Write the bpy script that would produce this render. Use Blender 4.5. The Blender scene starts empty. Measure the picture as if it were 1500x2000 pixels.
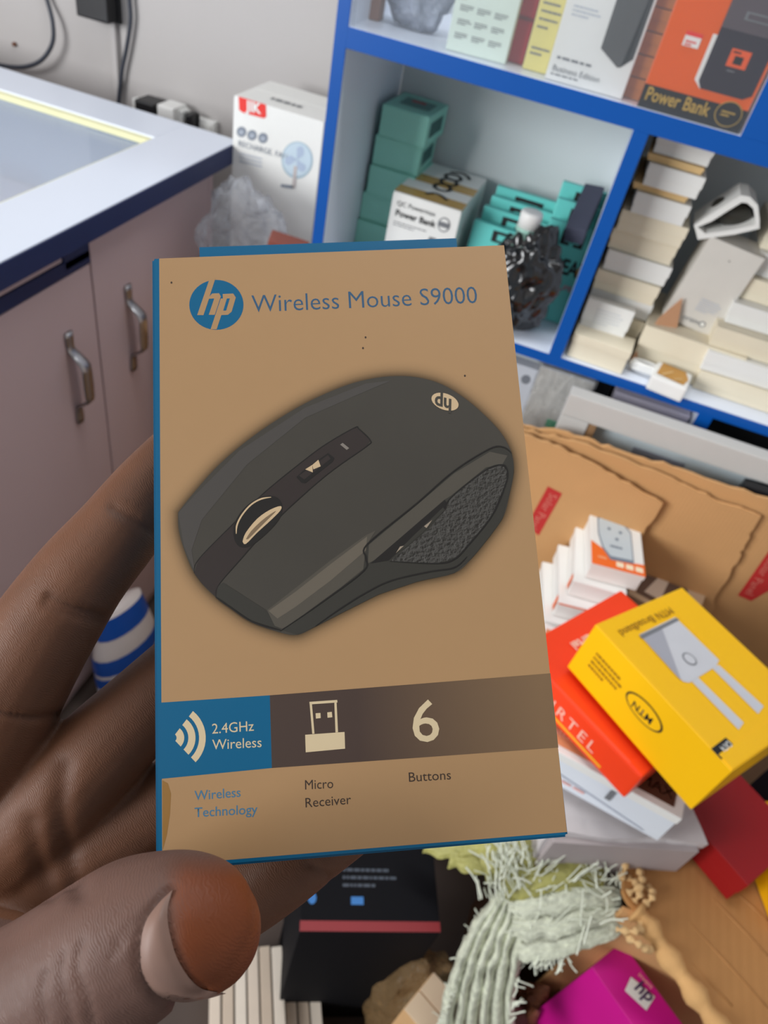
import bpy, bmesh, math, random
from mathutils import Vector, Matrix, noise
from mathutils.bvhtree import BVHTree
random.seed(7)
S = bpy.context.scene
COL = S.collection
R = math.radians

# ------------------------------------------------------------------ camera
F = 1415.0                                   # focal length in pixels of the 1500x2000 frame
YAW, PITCH, ROLL = R(-9.8), R(42.65), R(13.55)
CAM = Vector((0, 0, 1.45))
fw = Vector((math.sin(YAW)*math.cos(PITCH), math.cos(YAW)*math.cos(PITCH), -math.sin(PITCH)))
r0 = fw.cross(Vector((0, 0, 1))).normalized(); u0 = r0.cross(fw)
rt = r0*math.cos(ROLL) + u0*math.sin(ROLL)
up = u0*math.cos(ROLL) - r0*math.sin(ROLL)
cd = bpy.data.cameras.new('camera'); cam = bpy.data.objects.new('camera', cd); COL.objects.link(cam)
cd.sensor_fit = 'VERTICAL'; cd.sensor_height = 32; cd.lens = F/2000*32
cd.clip_start = 0.01; cd.clip_end = 50
cm = Matrix((rt, up, -fw)).transposed().to_4x4(); cm.translation = CAM
cam.matrix_world = cm
cd.dof.use_dof = True; cd.dof.focus_distance = 0.185; cd.dof.aperture_fstop = (cd.lens/1000)/0.00115
S.camera = cam

def ray(x, y): return rt*((x-750)/F) - up*((y-1000)/F) + fw
def on(x, y, ax, val):
    d = ray(x, y); return CAM + d*((val-CAM[ax])/d[ax])
def at(x, y, depth): return CAM + ray(x, y)*depth

# ------------------------------------------------------------------ world, light, exposure
W = bpy.data.worlds.new('daylight'); S.world = W; W.use_nodes = True
bg = W.node_tree.nodes['Background']; bg.inputs[0].default_value = (0.80, 0.90, 1.0, 1); bg.inputs[1].default_value = 0.45
def area(name, loc, target, sx, sy, power, col):
    l = bpy.data.lights.new(name, 'AREA'); l.shape = 'RECTANGLE'; l.size = sx; l.size_y = sy; l.energy = power; l.color = col
    o = bpy.data.objects.new(name, l); COL.objects.link(o); o.location = loc
    o.rotation_euler = (Vector(target)-Vector(loc)).to_track_quat('-Z', 'Y').to_euler(); return o
area('shopfront_daylight', (-2.4, -1.9, 1.75), (0.1, 0.8, 0.95), 1.6, 1.3, 118, (0.98, 0.99, 1.0))
area('ceiling_lamp', (-0.1, 0.75, 2.62), (-0.1, 0.75, 0), 1.2, 0.25, 17, (0.95, 0.98, 1.0))
vs = S.view_settings; vs.view_transform = 'Standard'; vs.look = 'None'; vs.gamma = 1; vs.use_curve_mapping = False; vs.exposure = -0.1

# ------------------------------------------------------------------ materials
def lin(c):
    if isinstance(c, tuple) and max(c) > 1.0: c = tuple(v/255 for v in c)
    return tuple(v/12.92 if v <= .04045 else ((v+.055)/1.055)**2.4 for v in c[:3])
MATS = {}
def mat(name, rgb, rough=.6, metal=0, var=.06, scale=30, bump=0, bscale=200, spec=.4, alpha=None, trans=0, coat=0, sss=0):
    if name in MATS: return MATS[name]
    m = bpy.data.materials.new(name); m.use_nodes = True; nt = m.node_tree; p = nt.nodes['Principled BSDF']
    c = lin(rgb)
    tc = nt.nodes.new('ShaderNodeTexCoord')
    n = nt.nodes.new('ShaderNodeTexNoise'); n.inputs['Scale'].default_value = scale; n.inputs['Detail'].default_value = 4
    nt.links.new(tc.outputs['Object'], n.inputs['Vector'])
    mx = nt.nodes.new('ShaderNodeMix'); mx.data_type = 'RGBA'
    mx.inputs[6].default_value = (*[v*(1-var) for v in c], 1); mx.inputs[7].default_value = (*[min(1, v*(1+var)) for v in c], 1)
    nt.links.new(n.outputs['Fac'], mx.inputs[0]); nt.links.new(mx.outputs[2], p.inputs['Base Color'])
    p.inputs['Roughness'].default_value = rough; p.inputs['Metallic'].default_value = metal
    p.inputs['Specular IOR Level'].default_value = spec
    if coat: p.inputs['Coat Weight'].default_value = coat; p.inputs['Coat Roughness'].default_value = .15
    if sss: p.inputs['Subsurface Weight'].default_value = sss; p.inputs['Subsurface Radius'].default_value = (.006, .002, .001); p.inputs['Subsurface Scale'].default_value = 1
    if bump:
        b = nt.nodes.new('ShaderNodeBump'); n2 = nt.nodes.new('ShaderNodeTexNoise'); n2.inputs['Scale'].default_value = bscale
        n2.inputs['Detail'].default_value = 3
        nt.links.new(tc.outputs['Object'], n2.inputs['Vector']); nt.links.new(n2.outputs['Fac'], b.inputs['Height'])
        b.inputs['Strength'].default_value = bump; b.inputs['Distance'].default_value = .002
        nt.links.new(b.outputs['Normal'], p.inputs['Normal'])
    if alpha is not None:
        p.inputs['Alpha'].default_value = alpha
    MATS[name] = m; return m
def thin(name, tint, amount, rough=.08, crinkle=0):
    """clear sheet: mostly transparent with a milky and a glossy share"""
    if name in MATS: return MATS[name]
    m = bpy.data.materials.new(name); m.use_nodes = True; nt = m.node_tree; nt.nodes.clear()
    o = nt.nodes.new('ShaderNodeOutputMaterial'); t = nt.nodes.new('ShaderNodeBsdfTransparent')
    p = nt.nodes.new('ShaderNodeBsdfPrincipled'); p.inputs['Base Color'].default_value = (*lin(tint), 1); p.inputs['Roughness'].default_value = rough
    mx = nt.nodes.new('ShaderNodeMixShader'); lw = nt.nodes.new('ShaderNodeLayerWeight'); lw.inputs['Blend'].default_value = .35
    mr = nt.nodes.new('ShaderNodeMapRange'); mr.inputs['To Min'].default_value = amount; mr.inputs['To Max'].default_value = min(1, amount+.45)
    nt.links.new(lw.outputs['Fresnel'], mr.inputs['Value']); nt.links.new(mr.outputs['Result'], mx.inputs[0])
    nt.links.new(t.outputs[0], mx.inputs[1]); nt.links.new(p.outputs[0], mx.inputs[2]); nt.links.new(mx.outputs[0], o.inputs[0])
    if crinkle:
        b = nt.nodes.new('ShaderNodeBump'); n2 = nt.nodes.new('ShaderNodeTexNoise'); n2.inputs['Scale'].default_value = crinkle; n2.inputs['Detail'].default_value = 5
        tc = nt.nodes.new('ShaderNodeTexCoord'); nt.links.new(tc.outputs['Object'], n2.inputs['Vector'])
        nt.links.new(n2.outputs['Fac'], b.inputs['Height']); b.inputs['Strength'].default_value = 1; b.inputs['Distance'].default_value = .02
        nt.links.new(b.outputs['Normal'], p.inputs['Normal']); nt.links.new(b.outputs['Normal'], lw.inputs['Normal'])
    MATS[name] = m; return m
def flute(name, rgb, freq, axis='X'):
    """corrugated board: kraft paper with faint flute lines"""
    m = mat(name, rgb, .75, var=.12, scale=9); nt = m.node_tree; p = nt.nodes['Principled BSDF']
    w = nt.nodes.new('ShaderNodeTexWave'); w.bands_direction = axis; w.inputs['Scale'].default_value = freq; w.inputs['Distortion'].default_value = .6; w.inputs['Detail'].default_value = 1
    tc = nt.nodes.new('ShaderNodeTexCoord'); nt.links.new(tc.outputs['Object'], w.inputs['Vector'])
    b = nt.nodes.new('ShaderNodeBump'); b.inputs['Strength'].default_value = .09; b.inputs['Distance'].default_value = .002
    nt.links.new(w.outputs['Fac'], b.inputs['Height']); nt.links.new(b.outputs['Normal'], p.inputs['Normal']); return m

# ------------------------------------------------------------------ mesh helpers
def obj(name, me, m, parent=None, smooth=False):
    o = bpy.data.objects.new(name, me); COL.objects.link(o)
    if m: me.materials.append(m)
    if parent: o.parent = parent
    if smooth:
        for f in me.polygons: f.use_smooth = True
    return o
def tag(o, label=None, cat=None, group=None, kind=None):
    if label: o['label'] = label
    if cat: o['category'] = cat
    if group: o['group'] = group
    if kind: o['kind'] = kind
    return o
def thing(name, label, cat, loc=(0, 0, 0), rot=(0, 0, 0), group=None):
    o = bpy.data.objects.new(name, None); COL.objects.link(o); o.empty_display_size = .02
    o.location = loc; o.rotation_euler = rot
    return tag(o, label, cat, group)
def from_bm(bm, name='m'):
    me = bpy.data.meshes.new(name); bmesh.ops.recalc_face_normals(bm, faces=bm.faces); bm.to_mesh(me); bm.free(); return me
def box_bm(bm, x0, x1, y0, y1, z0, z1):
    v = [bm.verts.new((x, y, z)) for x in (x0, x1) for y in (y0, y1) for z in (z0, z1)]
    for q in ((0, 1, 3, 2), (4, 6, 7, 5), (0, 4, 5, 1), (2, 3, 7, 6), (0, 2, 6, 4), (1, 5, 7, 3)):
        bm.faces.new([v[i] for i in q])
def boxm(x0, x1, y0, y1, z0, z1, bev=0, seg=2):
    bm = bmesh.new(); box_bm(bm, x0, x1, y0, y1, z0, z1)
    if bev: bmesh.ops.bevel(bm, geom=bm.edges[:], offset=bev, segments=seg, affect='EDGES', profile=.7)
    return from_bm(bm)
def part(name, dims, m, parent, bev=.001):
    return obj(name, boxm(*dims, bev=bev), m, parent)
def struct(name, dims, m, bev=0):
    return tag(obj(name, boxm(*dims, bev=bev), m), kind='structure')
def poly3(pts, name='m', thick=0, nrm=None):
    """flat n-gon from 3d points, optionally with thickness along nrm"""
    bm = bmesh.new(); vs_ = [bm.verts.new(p) for p in pts]; f = bm.faces.new(vs_)
    if thick:
        r = bmesh.ops.extrude_face_region(bm, geom=[f])
        for v in r['geom']:
            if isinstance(v, bmesh.types.BMVert): v.co += Vector(nrm)*thick
    bmesh.ops.triangulate(bm, faces=[f_ for f_ in bm.faces if len(f_.verts) > 4]); return from_bm(bm)
def sheet_mesh(pts, nrm, thick, cuts=0, warp=0, seed=0):
    me = poly3(pts, thick=thick, nrm=nrm); return me
def loft(rings, cap=True):
    bm = bmesh.new(); R_ = [[bm.verts.new(p) for p in ring] for ring in rings]; n = len(rings[0])
    for a, b in zip(R_, R_[1:]):
        for i in range(n): bm.faces.new((a[i], a[(i+1) % n], b[(i+1) % n], b[i]))
    if cap: bm.faces.new(R_[0][::-1]); bm.faces.new(R_[-1])
    return bm
def tube_rings(path, rad, n=10):
    path = [Vector(p) for p in path]; rings = []; ref = None
    for i, p in enumerate(path):
        t = (path[min(i+1, len(path)-1)]-path[max(i-1, 0)]).normalized()
        if ref is None: ref = t.orthogonal().normalized()
        ref = (ref - t*ref.dot(t)).normalized(); b = t.cross(ref)
        r = rad[i] if hasattr(rad, '__len__') else rad
        rings.append([p + (ref*math.cos(2*math.pi*k/n) + b*math.sin(2*math.pi*k/n))*r for k in range(n)])
    return rings
def spline(P, n=8):
    P = [Vector(p) for p in P]; out = []
    for i in range(len(P)-1):
        a, b, c, d = P[max(i-1, 0)], P[i], P[i+1], P[min(i+2, len(P)-1)]
        for k in range(n):
            t = k/n; out.append(.5*((2*b)+(c-a)*t+(2*a-5*b+4*c-d)*t*t+(3*b-a-3*c+d)*t**3))
    out.append(P[-1]); return out
def tube(name, path, rad, m, parent=None, n=10):
    return obj(name, from_bm(loft(tube_rings(path, rad, n))), m, parent, smooth=True)
def lathe(prof, n=24):
    """prof: (r,z) list"""
    return loft([[Vector((r*math.cos(2*math.pi*k/n), r*math.sin(2*math.pi*k/n), z)) for k in range(n)] for r, z in prof])
def blob(center, rad, seed, amp, freq, sub=4, flat=None, stretch=None):
    bm = bmesh.new(); bmesh.ops.create_icosphere(bm, subdivisions=sub, radius=1)
    for v in bm.verts:
        d = v.co.copy(); k = 1 + amp*noise.fractal(d*freq + Vector((seed*3.1, seed, 0)), .8, 2.1, 4) + amp*.9*abs(noise.noise(d*freq*1.7+Vector((0, seed, 7))))
        v.co = Vector((d.x*rad[0], d.y*rad[1], d.z*rad[2]))*k + Vector(center)
        if flat is not None and v.co.z < flat: v.co.z = flat + (v.co.z-flat)*.02
    return from_bm(bm)

_fc = {}
def text_mesh(s, size, weight=0.0, xs=1.0, align='LEFT', shear=0, spacing=1.0):
    k = (s, size, weight, xs, align, shear, spacing)
    if k in _fc: return _fc[k].copy()
    c = bpy.data.curves.new('t', 'FONT'); c.body = s; c.size = size; c.offset = weight; c.align_x = align; c.shear = shear; c.space_character = spacing
    c.resolution_u = 3
    o = bpy.data.objects.new('t', c); COL.objects.link(o); bpy.context.view_layer.update()
    me = bpy.data.meshes.new_from_object(o.evaluated_get(bpy.context.evaluated_depsgraph_get()))
    bpy.data.objects.remove(o); bpy.data.curves.remove(c); me.materials.clear()
    for v in me.vertices: v.co.x *= xs
    _fc[k] = me; return me.copy()
class Face:
    """a face of a box: origin, u, v, n (local to the parent)"""
    def __init__(s, o, u, v, n, w, h): s.o, s.u, s.v, s.n, s.w, s.h = Vector(o), Vector(u), Vector(v), Vector(n), w, h
    def p(s, a, b, e=.0004): return s.o + s.u*(a*s.w) + s.v*(b*s.h) + s.n*e
    def poly(s, name, pts, m, parent, e=.0004): return obj(name, poly3([s.p(a, b, e) for a, b in pts]), m, parent)
    def rect(s, name, a0, b0, a1, b1, m, parent, e=.0004): return s.poly(name, [(a0, b0), (a1, b0), (a1, b1), (a0, b1)], m, parent, e)
    def ell(s, name, a, b, ra, rb, m, parent, e=.0005, n=28): return s.poly(name, [(a+ra*math.cos(2*math.pi*k/n), b+rb*math.sin(2*math.pi*k/n)) for k in range(n)], m, parent, e)
    def text(s, name, st, a, b, size, m, parent, e=.0007, ang=0, **k):
        me = text_mesh(st, size, **k); ca, sa = math.cos(ang), math.sin(ang)
        O = s.p(a, b, e)
        for v in me.vertices:
            x, y = v.co.x*ca - v.co.y*sa, v.co.x*sa + v.co.y*ca
            v.co = O + s.u*x + s.v*y
        return obj(name, me, m, parent)
    def bars(s, name, a, b, w, rows, rh, gap, m, parent, e=.0006, seed=1):
        """rows of tiny illegible print"""
        rr = random.Random(seed); bm = bmesh.new()
        for i in range(rows):
            x = a; y = b - i*(rh+gap)
            while x < a+w*(1 if i < rows-1 else .6):
                l = rr.uniform(.03, .09)*w*1.6
                q = [bm.verts.new(s.p(*t, e)) for t in ((x, y), (x+l, y), (x+l, y+rh), (x, y+rh))]; bm.faces.new(q); x += l + .025*w
        return obj(name, from_bm(bm), m, parent)
def faces(w, d, h):
    return dict(front=Face((-w/2, -d/2, 0), (1, 0, 0), (0, 0, 1), (0, -1, 0), w, h), top=Face((-w/2, -d/2, h), (1, 0, 0), (0, 1, 0), (0, 0, 1), w, d),
                left=Face((-w/2, d/2, 0), (0, -1, 0), (0, 0, 1), (-1, 0, 0), d, h), right=Face((w/2, -d/2, 0), (0, 1, 0), (0, 0, 1), (1, 0, 0), d, h))
def carton(name, label, cat, w, d, h, loc, rot, m, group=None, lid=None, flaps=None, bev=.0012):
    """a box thing: base-centre origin; lid = (fraction of height, material) telescoping lid; flaps = material of two top flaps meeting at a seam"""
    t = thing(name, label, cat, loc, rot, group)
    if lid:
        k, lm_ = lid
        part('base', (-w/2+.0012, w/2-.0012, -d/2+.0012, d/2-.0012, 0, h-.002), m, t, bev)
        part('lid', (-w/2, w/2, -d/2, d/2, h*(1-k), h), lm_, t, bev)
    elif flaps:
        part('body', (-w/2, w/2, -d/2, d/2, 0, h-.0025), m, t, bev)
        part('top_flap', (-w/2+.0008, w/2-.0008, -d/2, -.0009, h-.0026, h), flaps, t, .0006)
        part('top_flap', (-w/2+.0008, w/2-.0008, .0009, d/2, h-.0026, h), flaps, t, .0006)
    else:
        part('body', (-w/2, w/2, -d/2, d/2, 0, h), m, t, bev)
        # tuck-in end flap: a thin raised panel along the front top edge
        part('tuck_flap', (-w/2+.002, w/2-.002, -d/2+.0015, -d/2+min(.018, d*.4), h-.0004, h+.0007), m, t, .0003)
    return t, faces(w, d, h)
def front_box(Y, tl, br):
    """x range and z range of an upright front face at depth Y from two pixels"""
    a = on(*tl, 1, Y); b = on(*br, 1, Y); return a.x, b.x, b.z, a.z

def top_px(parent, face, pts):
    """pixels -> face fractions on a thing's face plane"""
    bpy.context.view_layer.update(); Mw = parent.matrix_world; inv = Mw.inverted()
    O = Mw @ face.o; n = (Mw.to_3x3() @ face.n).normalized(); out = []
    for x, y in pts:
        d = ray(x, y); P = CAM + d*((O-CAM).dot(n)/d.dot(n)); l = inv @ P - face.o; out.append((l.dot(face.u)/face.w, l.dot(face.v)/face.h))
    return out
def ppoly(name, parent, face, pts, m, e=.0006): return face.poly(name, top_px(parent, face, pts), m, parent, e)
def ptext(name, parent, face, s, p0, p1, size, m, e=.001, **k):
    (a, b), (c, d) = top_px(parent, face, [p0, p1]); ang = math.atan2((d-b)*face.h, (c-a)*face.w); return face.text(name, s, a, b, size, m, parent, e=e, ang=ang, **k)

# ------------------------------------------------------------------ palette
wallm = mat('wall_paint', (182, 178, 176), .55, var=.03, scale=4, bump=.05, bscale=60)
white_lam = mat('white_laminate', (224, 231, 244), .35, var=.015, scale=6, spec=.5)
navy = mat('navy_edge_band', (30, 42, 84), .4, var=.08)
blue = mat('blue_edge_laminate', (0, 82, 168), .35, var=.06, scale=12)
mauve = mat('cabinet_laminate', (196, 172, 172), .45, var=.04, scale=5)
steel = mat('brushed_steel', (180, 178, 178), .28, metal=1, var=.05)
blackp = mat('black_plastic', (22, 22, 25), .4)
whitep = mat('white_plastic', (235, 235, 232), .4)
kraft = flute('kraft_board', (204, 156, 104), 60)
kraft_d = mat('kraft_torn', (214, 176, 124), .85, var=.25, scale=40, bump=.5, bscale=150)
teal = mat('teal_card', (146, 212, 196), .5, var=.04)
cream = mat('cream_card', (232, 222, 198), .55, var=.04)
paper = mat('white_card', (236, 236, 232), .5, var=.02)
ink = mat('black_ink', (24, 24, 26), .5)
grey_ink = mat('grey_ink', (120, 122, 126), .5)

# ------------------------------------------------------------------ setting
YW = 1.45
struct('floor', (-3.1, 1.6, -2.2, YW, -.05, 0), mat('floor_screed', (78, 66, 60), .7, var=.2, scale=6))
struct('wall_back', (-3.1, 1.6, YW, YW+.1, 0, 2.7), wallm)
struct('wall_right', (1.5, 1.6, -2.2, YW, 0, 2.7), wallm)
struct('ceiling', (-3.1, 1.6, -2.2, YW+.1, 2.7, 2.78), wallm)
struct('wall_left', (-3.1, -3.0, -2.2, YW, 0, 2.7), wallm)
# trunking strip on the wall
a = on(219, 40, 1, YW-.01)
struct('trim_1', (a.x-.006, a.x+.006, YW-.012, YW, 0, 2.7), wallm, .002)

# wall socket box, cables
a = on(150, 35, 1, YW-.04); b = on(216, 36, 1, YW-.04)
t = thing('wall_adaptor', 'black plastic box fixed high on the wall above the counter', 'adaptor', ((a.x+b.x)/2, YW, a.z+.005))
part('housing', (-.034, .034, -.045, 0, 0, .10), blackp, t, .004)
part('rim', (-.037, .037, -.012, 0, -.003, .103), blackp, t, .002)
cable_m = mat('cable_sheath', (58, 62, 72), .45)
def wall_cable(label, pts, r=.0042):
    P = [on(x, y, 1, YW-.012-dz) for x, y, dz in pts]
    o = tube('cable', spline(P, 8), r, cable_m); tag(o, label, 'cable', 'cables on the back wall')
wall_cable('dark cable hanging in a loop on the wall above the counter', [(78, -40, 0), (92, 0, 0), (103, 45, .01), (102, 85, .015), (80, 118, .02), (45, 131, .02), (0, 127, .015), (-60, 110, 0)])
wall_cable('dark cable running straight down the wall beside the black box', [(250, -40, 0), (253, 0, 0), (255, 40, 0), (247, 95, 0), (238, 140, 0), (232, 195, 0), (230, 230, 0)])
a = on(30, 86, 1, YW)
o = obj('wall_nail', from_bm(lathe([(.004, 0), (.004, .006), (.0015, .007)], 10)), mat('rust', (110, 70, 50), .7)); o.location = (a.x, YW, a.z); o.rotation_euler = (R(90), 0, 0)
tag(o, 'small rusty nail in the wall beside the cable loop', 'nail')

# plugs on an extension strip behind the counter
a = on(262, 205, 1, 1.41); b = on(390, 235, 1, 1.41)
z0 = .90
t = thing('extension_strip', 'white extension socket strip on the wall behind the counter', 'socket strip', ((a.x+b.x)/2, YW, z0)); w = b.x-a.x+.04
part('strip_body', (-w/2, w/2, -.018, 0, 0, .06), whitep, t, .004)
for k in range(3): part('socket_plate', (-w/2+.01+k*w/3, -w/2+w/3-.006+k*w/3, -.0205, -.0175, .006, .054), paper, t, .002)
def plug(px0, px1, pyt, label, m, name='charger', dy=.05):
    p = on(px0, pyt, 1, YW-.018-dy); q = on(px1, pyt, 1, YW-.018-dy)
    t = thing(name, label, 'charger', ((p.x+q.x)/2, YW-.018, z0+.004)); w = q.x-p.x; h = max(.04, p.z-z0-.004)
    part('body', (-w/2, w/2, -dy, 0, 0, h), m, t, .004); part('collar', (-w/2-.002, w/2+.002, -.008, 0, .003, h-.003), m, t, .002)
    part('cable_stub', (-.004, .004, -dy-.012, -dy+.002, h*.4, h*.4+.008), m, t, .002); return t
plug(262, 300, 193, 'black charger block leftmost on the strip behind the counter', blackp)
plug(306, 338, 203, 'white charger with grey front behind the counter', whitep)
plug(340, 356, 213, 'narrow white plug between the chargers behind the counter', whitep, 'plug', .03)
plug(361, 374, 221, 'small black plug rightmost behind the counter', blackp, 'plug', .03)

# ------------------------------------------------------------------ counter
ZC = 1.0; XC = -.635; YC = 1.268; XI = -.742; YI = 1.166; Y0 = .36; X0 = -1.62
t = thing('display_counter', 'white display counter with navy edges and glass inset top', 'counter', (0, 0, 0))
def fr(name, x0, x1, y0, y1): return part(name, (x0, x1, y0, y1, ZC-.034, ZC), white_lam, t, .0015)
fr('top_rail', XI, XC, Y0, YC); fr('top_rail', X0, XI, YI, YC); fr('top_rail', X0, XI, Y0, Y0+.1); fr('top_rail', X0, X0+.1, Y0+.1, YI)
part('edge_band', (XC, XC+.0025, Y0, YC+.0025, ZC-.033, ZC-.0012), navy, t, .0005)
part('edge_band', (X0, XC, YC, YC+.0025, ZC-.033, ZC-.0012), navy, t, .0005)
rim = mat('rim_strip', (238, 236, 190), .5); rimb = mat('rim_blue', (96, 150, 190), .5)
for dims in ((X0+.1, XI-.0, YI-.014, YI, ZC-.012, ZC-.003), (XI-.006, XI, Y0+.1, YI-.014, ZC-.012, ZC-.003)):
    part('glazing_bead', dims, rim, t, .001)
part('inner_wall', (X0+.1, XI, YI-.012, YI-.002, ZC-.15, ZC-.012), rimb, t); part('inner_wall', (XI-.012, XI-.002, Y0+.1, YI-.012, ZC-.15, ZC-.012), mauve, t)
part('display_floor', (X0+.05, XI-.002, Y0+.05, YI, ZC-.17, ZC-.155), mat('display_floor', (190, 184, 200), .5), t)
part('glass_top', (X0+.1, XI-.006, Y0+.1, YI-.014, ZC-.016, ZC-.012), thin('counter_glass', (225, 232, 245), .16, .06), t, .0005)
XF = -.660
part('cabinet_body', (X0+.05, XF-.02, Y0+.03, 1.205, 0.0, ZC-.172), mauve, t, .001)
part('side_skin', (XI-.001, XF-.02, Y0+.03, 1.205, ZC-.172, ZC-.034), mauve, t, .001)
part('end_panel', (X0+.05, XF-.001, 1.205, 1.222, 0, ZC-.034), mauve, t, .001)
part('navy_stile', (XF-.02, XF, .800, .856, ZC-.075, ZC-.034), navy, t, .001)
part('upper_rail', (XF-.02, XF-.003, Y0+.03, .799, ZC-.062, ZC-.034), mauve, t, .001)
part('navy_rail', (XF-.02, XF, Y0+.03, .856, ZC-.083, ZC-.063), navy, t, .0008)
def handle(parent, y, z0, z1):
    n = 22; rings = []
    L = z1-z0
    for i in range(n+1):
        s = i/n; z = z0+L*s
        e = min(1, max(0, (s-.16)/.16)) if s < .5 else min(1, max(0, (.84-s)/.16))
        off = .003 + .024*(e*e*(3-2*e)); wd = .0075 + .0035*math.sin(math.pi*min(1, max(0, (s-.15)/.7))) if .12 < s < .88 else .0085
        th = .0035
        ring = []
        for k in range(16):
            a = 2*math.pi*k/16; rr = 1+.14*math.cos(6*a)*(1 if .2 < s < .8 else 0)
            ring.append(Vector((XF+off+th*math.sin(a)*rr, y+wd*math.cos(a)*rr, z)))
        rings.append(ring)
    h = obj('handle', from_bm(loft(rings)), steel, parent, smooth=True); h['label'] = 'ridged steel bow handle'
    return h
for y0, y1, zt, hy, hz in ((Y0+.05, .853, ZC-.0845, .785, (.672, .836)), (.857, 1.203, ZC-.035, .938, (.688, .848))):
    d = part('cabinet_door', (XF-.018, XF, y0, y1, .06, zt), mauve, t, .0012); handle(d, hy, *hz)
for i, (x, y, w, d, h, mm, lab) in enumerate(((-1.06, 1.06, .09, .07, .05, paper, 'white card box under the counter glass by the far rail'), (-1.0, .93, .11, .08, .04, cream, 'cream box under the counter glass by the left edge'))):
    tt, f = carton('small_box', lab, 'box', w, d, h, (x, y, ZC-.155), (0, 0, .15), mm, 'boxes inside the counter', lid=(.5, mm))
    f['top'].bars('print', .15, .7, .6, 3, .05, .06, grey_ink, tt, seed=i)

# ------------------------------------------------------------------ fan carton with what lies before it
fx0, fz1 = on(457, 186, 1, 1.24).x, on(457, 186, 1, 1.24).z; fx1 = on(633, 240, 1, 1.24).x
fw_ = fx1-fx0; fh = .40; fz0 = fz1-fh
t, f = carton('support_carton', 'brown carton under the fan box', 'carton', fw_+.02, .17, fz0, ((fx0+fx1)/2, 1.24+.09, 0), (0, 0, 0), kraft, flaps=kraft)
t, f = carton('fan_carton', 'white fan carton with a red logo patch, against the wall', 'carton', fw_, .14, fh, ((fx0+fx1)/2, 1.24+.07, fz0), (0, 0, 0), paper, flaps=paper)
red = mat('logo_red', (232, 52, 44), .5)
FAN = (t, f)
ff = f['front']
def z7(x, y): return (400+x/5.357, 150+y/5.357)
def fpx(name, pts, m, par, e=.0005, sm=0):
    P = top_px(FAN[0], ff, [z7(*q) for q in pts]); return ff.poly(name, P, m, FAN[0] if par is None else par, e)
fpx('logo_patch', [(355, 205), (640, 290), (645, 415), (620, 435), (400, 375), (360, 345)], red, None)
ptext('logo_text', t, ff, 'JIK', z7(440, 350), z7(545, 375), .022, paper, .001, weight=.0008)
gi = mat('icon_grey', (132, 140, 152), .5)
def fell(name, cx, cy, rx, ry, m, par, e=.0006, n=24): return fpx(name, [(cx+rx*math.cos(2*math.pi*k/n), cy+ry*math.sin(2*math.pi*k/n)) for k in range(n)], m, par, e)
for cx, cy in ((385, 575), (495, 610), (610, 640)):
    c = fell('feature_icon', cx, cy, 50, 55, gi, None); fell('icon_symbol', cx, cy+5, 26, 24, mat('icon_light', (170, 178, 190), .5), c, .0009)
ptext('product_text', t, ff, 'RECHARGE. FAN', z7(350, 720), z7(690, 815), .0135, gi, .001, xs=.95)
pl_ = mat('pale_ink', (190, 196, 206), .5)
for y in (790, 830, 870): fpx('small_print', [(360, y), (600, y+62), (600, y+78), (360, y+16)], pl_, None)
fanb = mat('fan_print', (172, 194, 206), .5); fanl = mat('fan_print_light', (198, 216, 228), .5)
c = fell('fan_picture', 968, 870, 165, 195, fanb, None); fell('fan_grille', 968, 865, 148, 176, fanl, c, .0009)
for k in range(3):
    a0 = k*2.09+.5; fpx('fan_blade', [(968, 865)]+[(968+130*math.cos(a0+j*.22)*(.75+.25*math.sin(j*.8)), 865+152*math.sin(a0+j*.22)*(.75+.25*math.sin(j*.8))) for j in range(6)], mat('fan_blade', (176, 192, 214), .5), c, .0012)
fpx('fan_stem', [(935, 930), (970, 935), (950, 1165), (915, 1160)], mat('fan_stem', (196, 188, 186), .5), None, .0014)
fpx('fan_base', [(800, 1120), (930, 1135), (925, 1170), (800, 1150)], gi, None, .0014)
f['top'].bars('flap_print', .3, .25, .6, 1, .09, .1, grey_ink, t)
# clear plastic heap in front of it
clear = thin('clear_film', (244, 248, 255), .16, .18, crinkle=40)
t2, f2 = carton('low_carton', 'plain carton hidden between the counter and the shelf', 'carton', .25, .2, .74, (-.50, 1.09, 0), (0, 0, 0), kraft, flaps=kraft)
P = on(490, 420, 1, 1.13)
o = obj('plastic_bag', blob((0, 0, 0), (.075, .05, .115), 3, .32, 1.6, 4, flat=-.115), clear, None, True); o.location = (P.x-.01, P.y, .858)
tag(o, 'crumpled clear plastic bag leaning on the fan carton beside the counter', 'plastic bag')
P = on(560, 425, 1, 1.09)
o = obj('plastic_bag', blob((0, 0, 0), (.07, .045, .085), 8, .34, 1.8, 4, flat=-.085), thin('clear_film_lilac', (214, 218, 244), .2, .15, crinkle=45), None, True); o.location = (P.x, P.y, .828)
tag(o, 'crumpled lilac tinted plastic bag next to the blue shelf post', 'plastic bag')
P = on(580, 463, 2, .80)
me = poly3([(-.05, -.02, 0), (.03, -.045, .004), (.055, -.01, .012), (.02, .03, .006), (-.03, .015, .002)], thick=.006, nrm=(0, 0, 1))
o = obj('sachet', me, mat('sachet_blue', (40, 150, 235), .3)); P = on(588, 462, 1, 1.02); o.location = (P.x, P.y, .832); o.rotation_euler = (R(-30), 0, R(-12))
tag(o, 'shiny blue sachet lying by the plastic bags', 'sachet')
o = obj('brick_scrap', boxm(-.03, .03, -.02, .02, 0, .03, .004), mat('brick_brown', (140, 78, 66), .8, bump=.4)); P = on(560, 468, 1, 1.01); o.location = (P.x, P.y, P.z-.03); o.rotation_euler = (0, R(8), .3)
tag(o, 'small red brown block beside the blue sachet', 'block')

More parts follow.
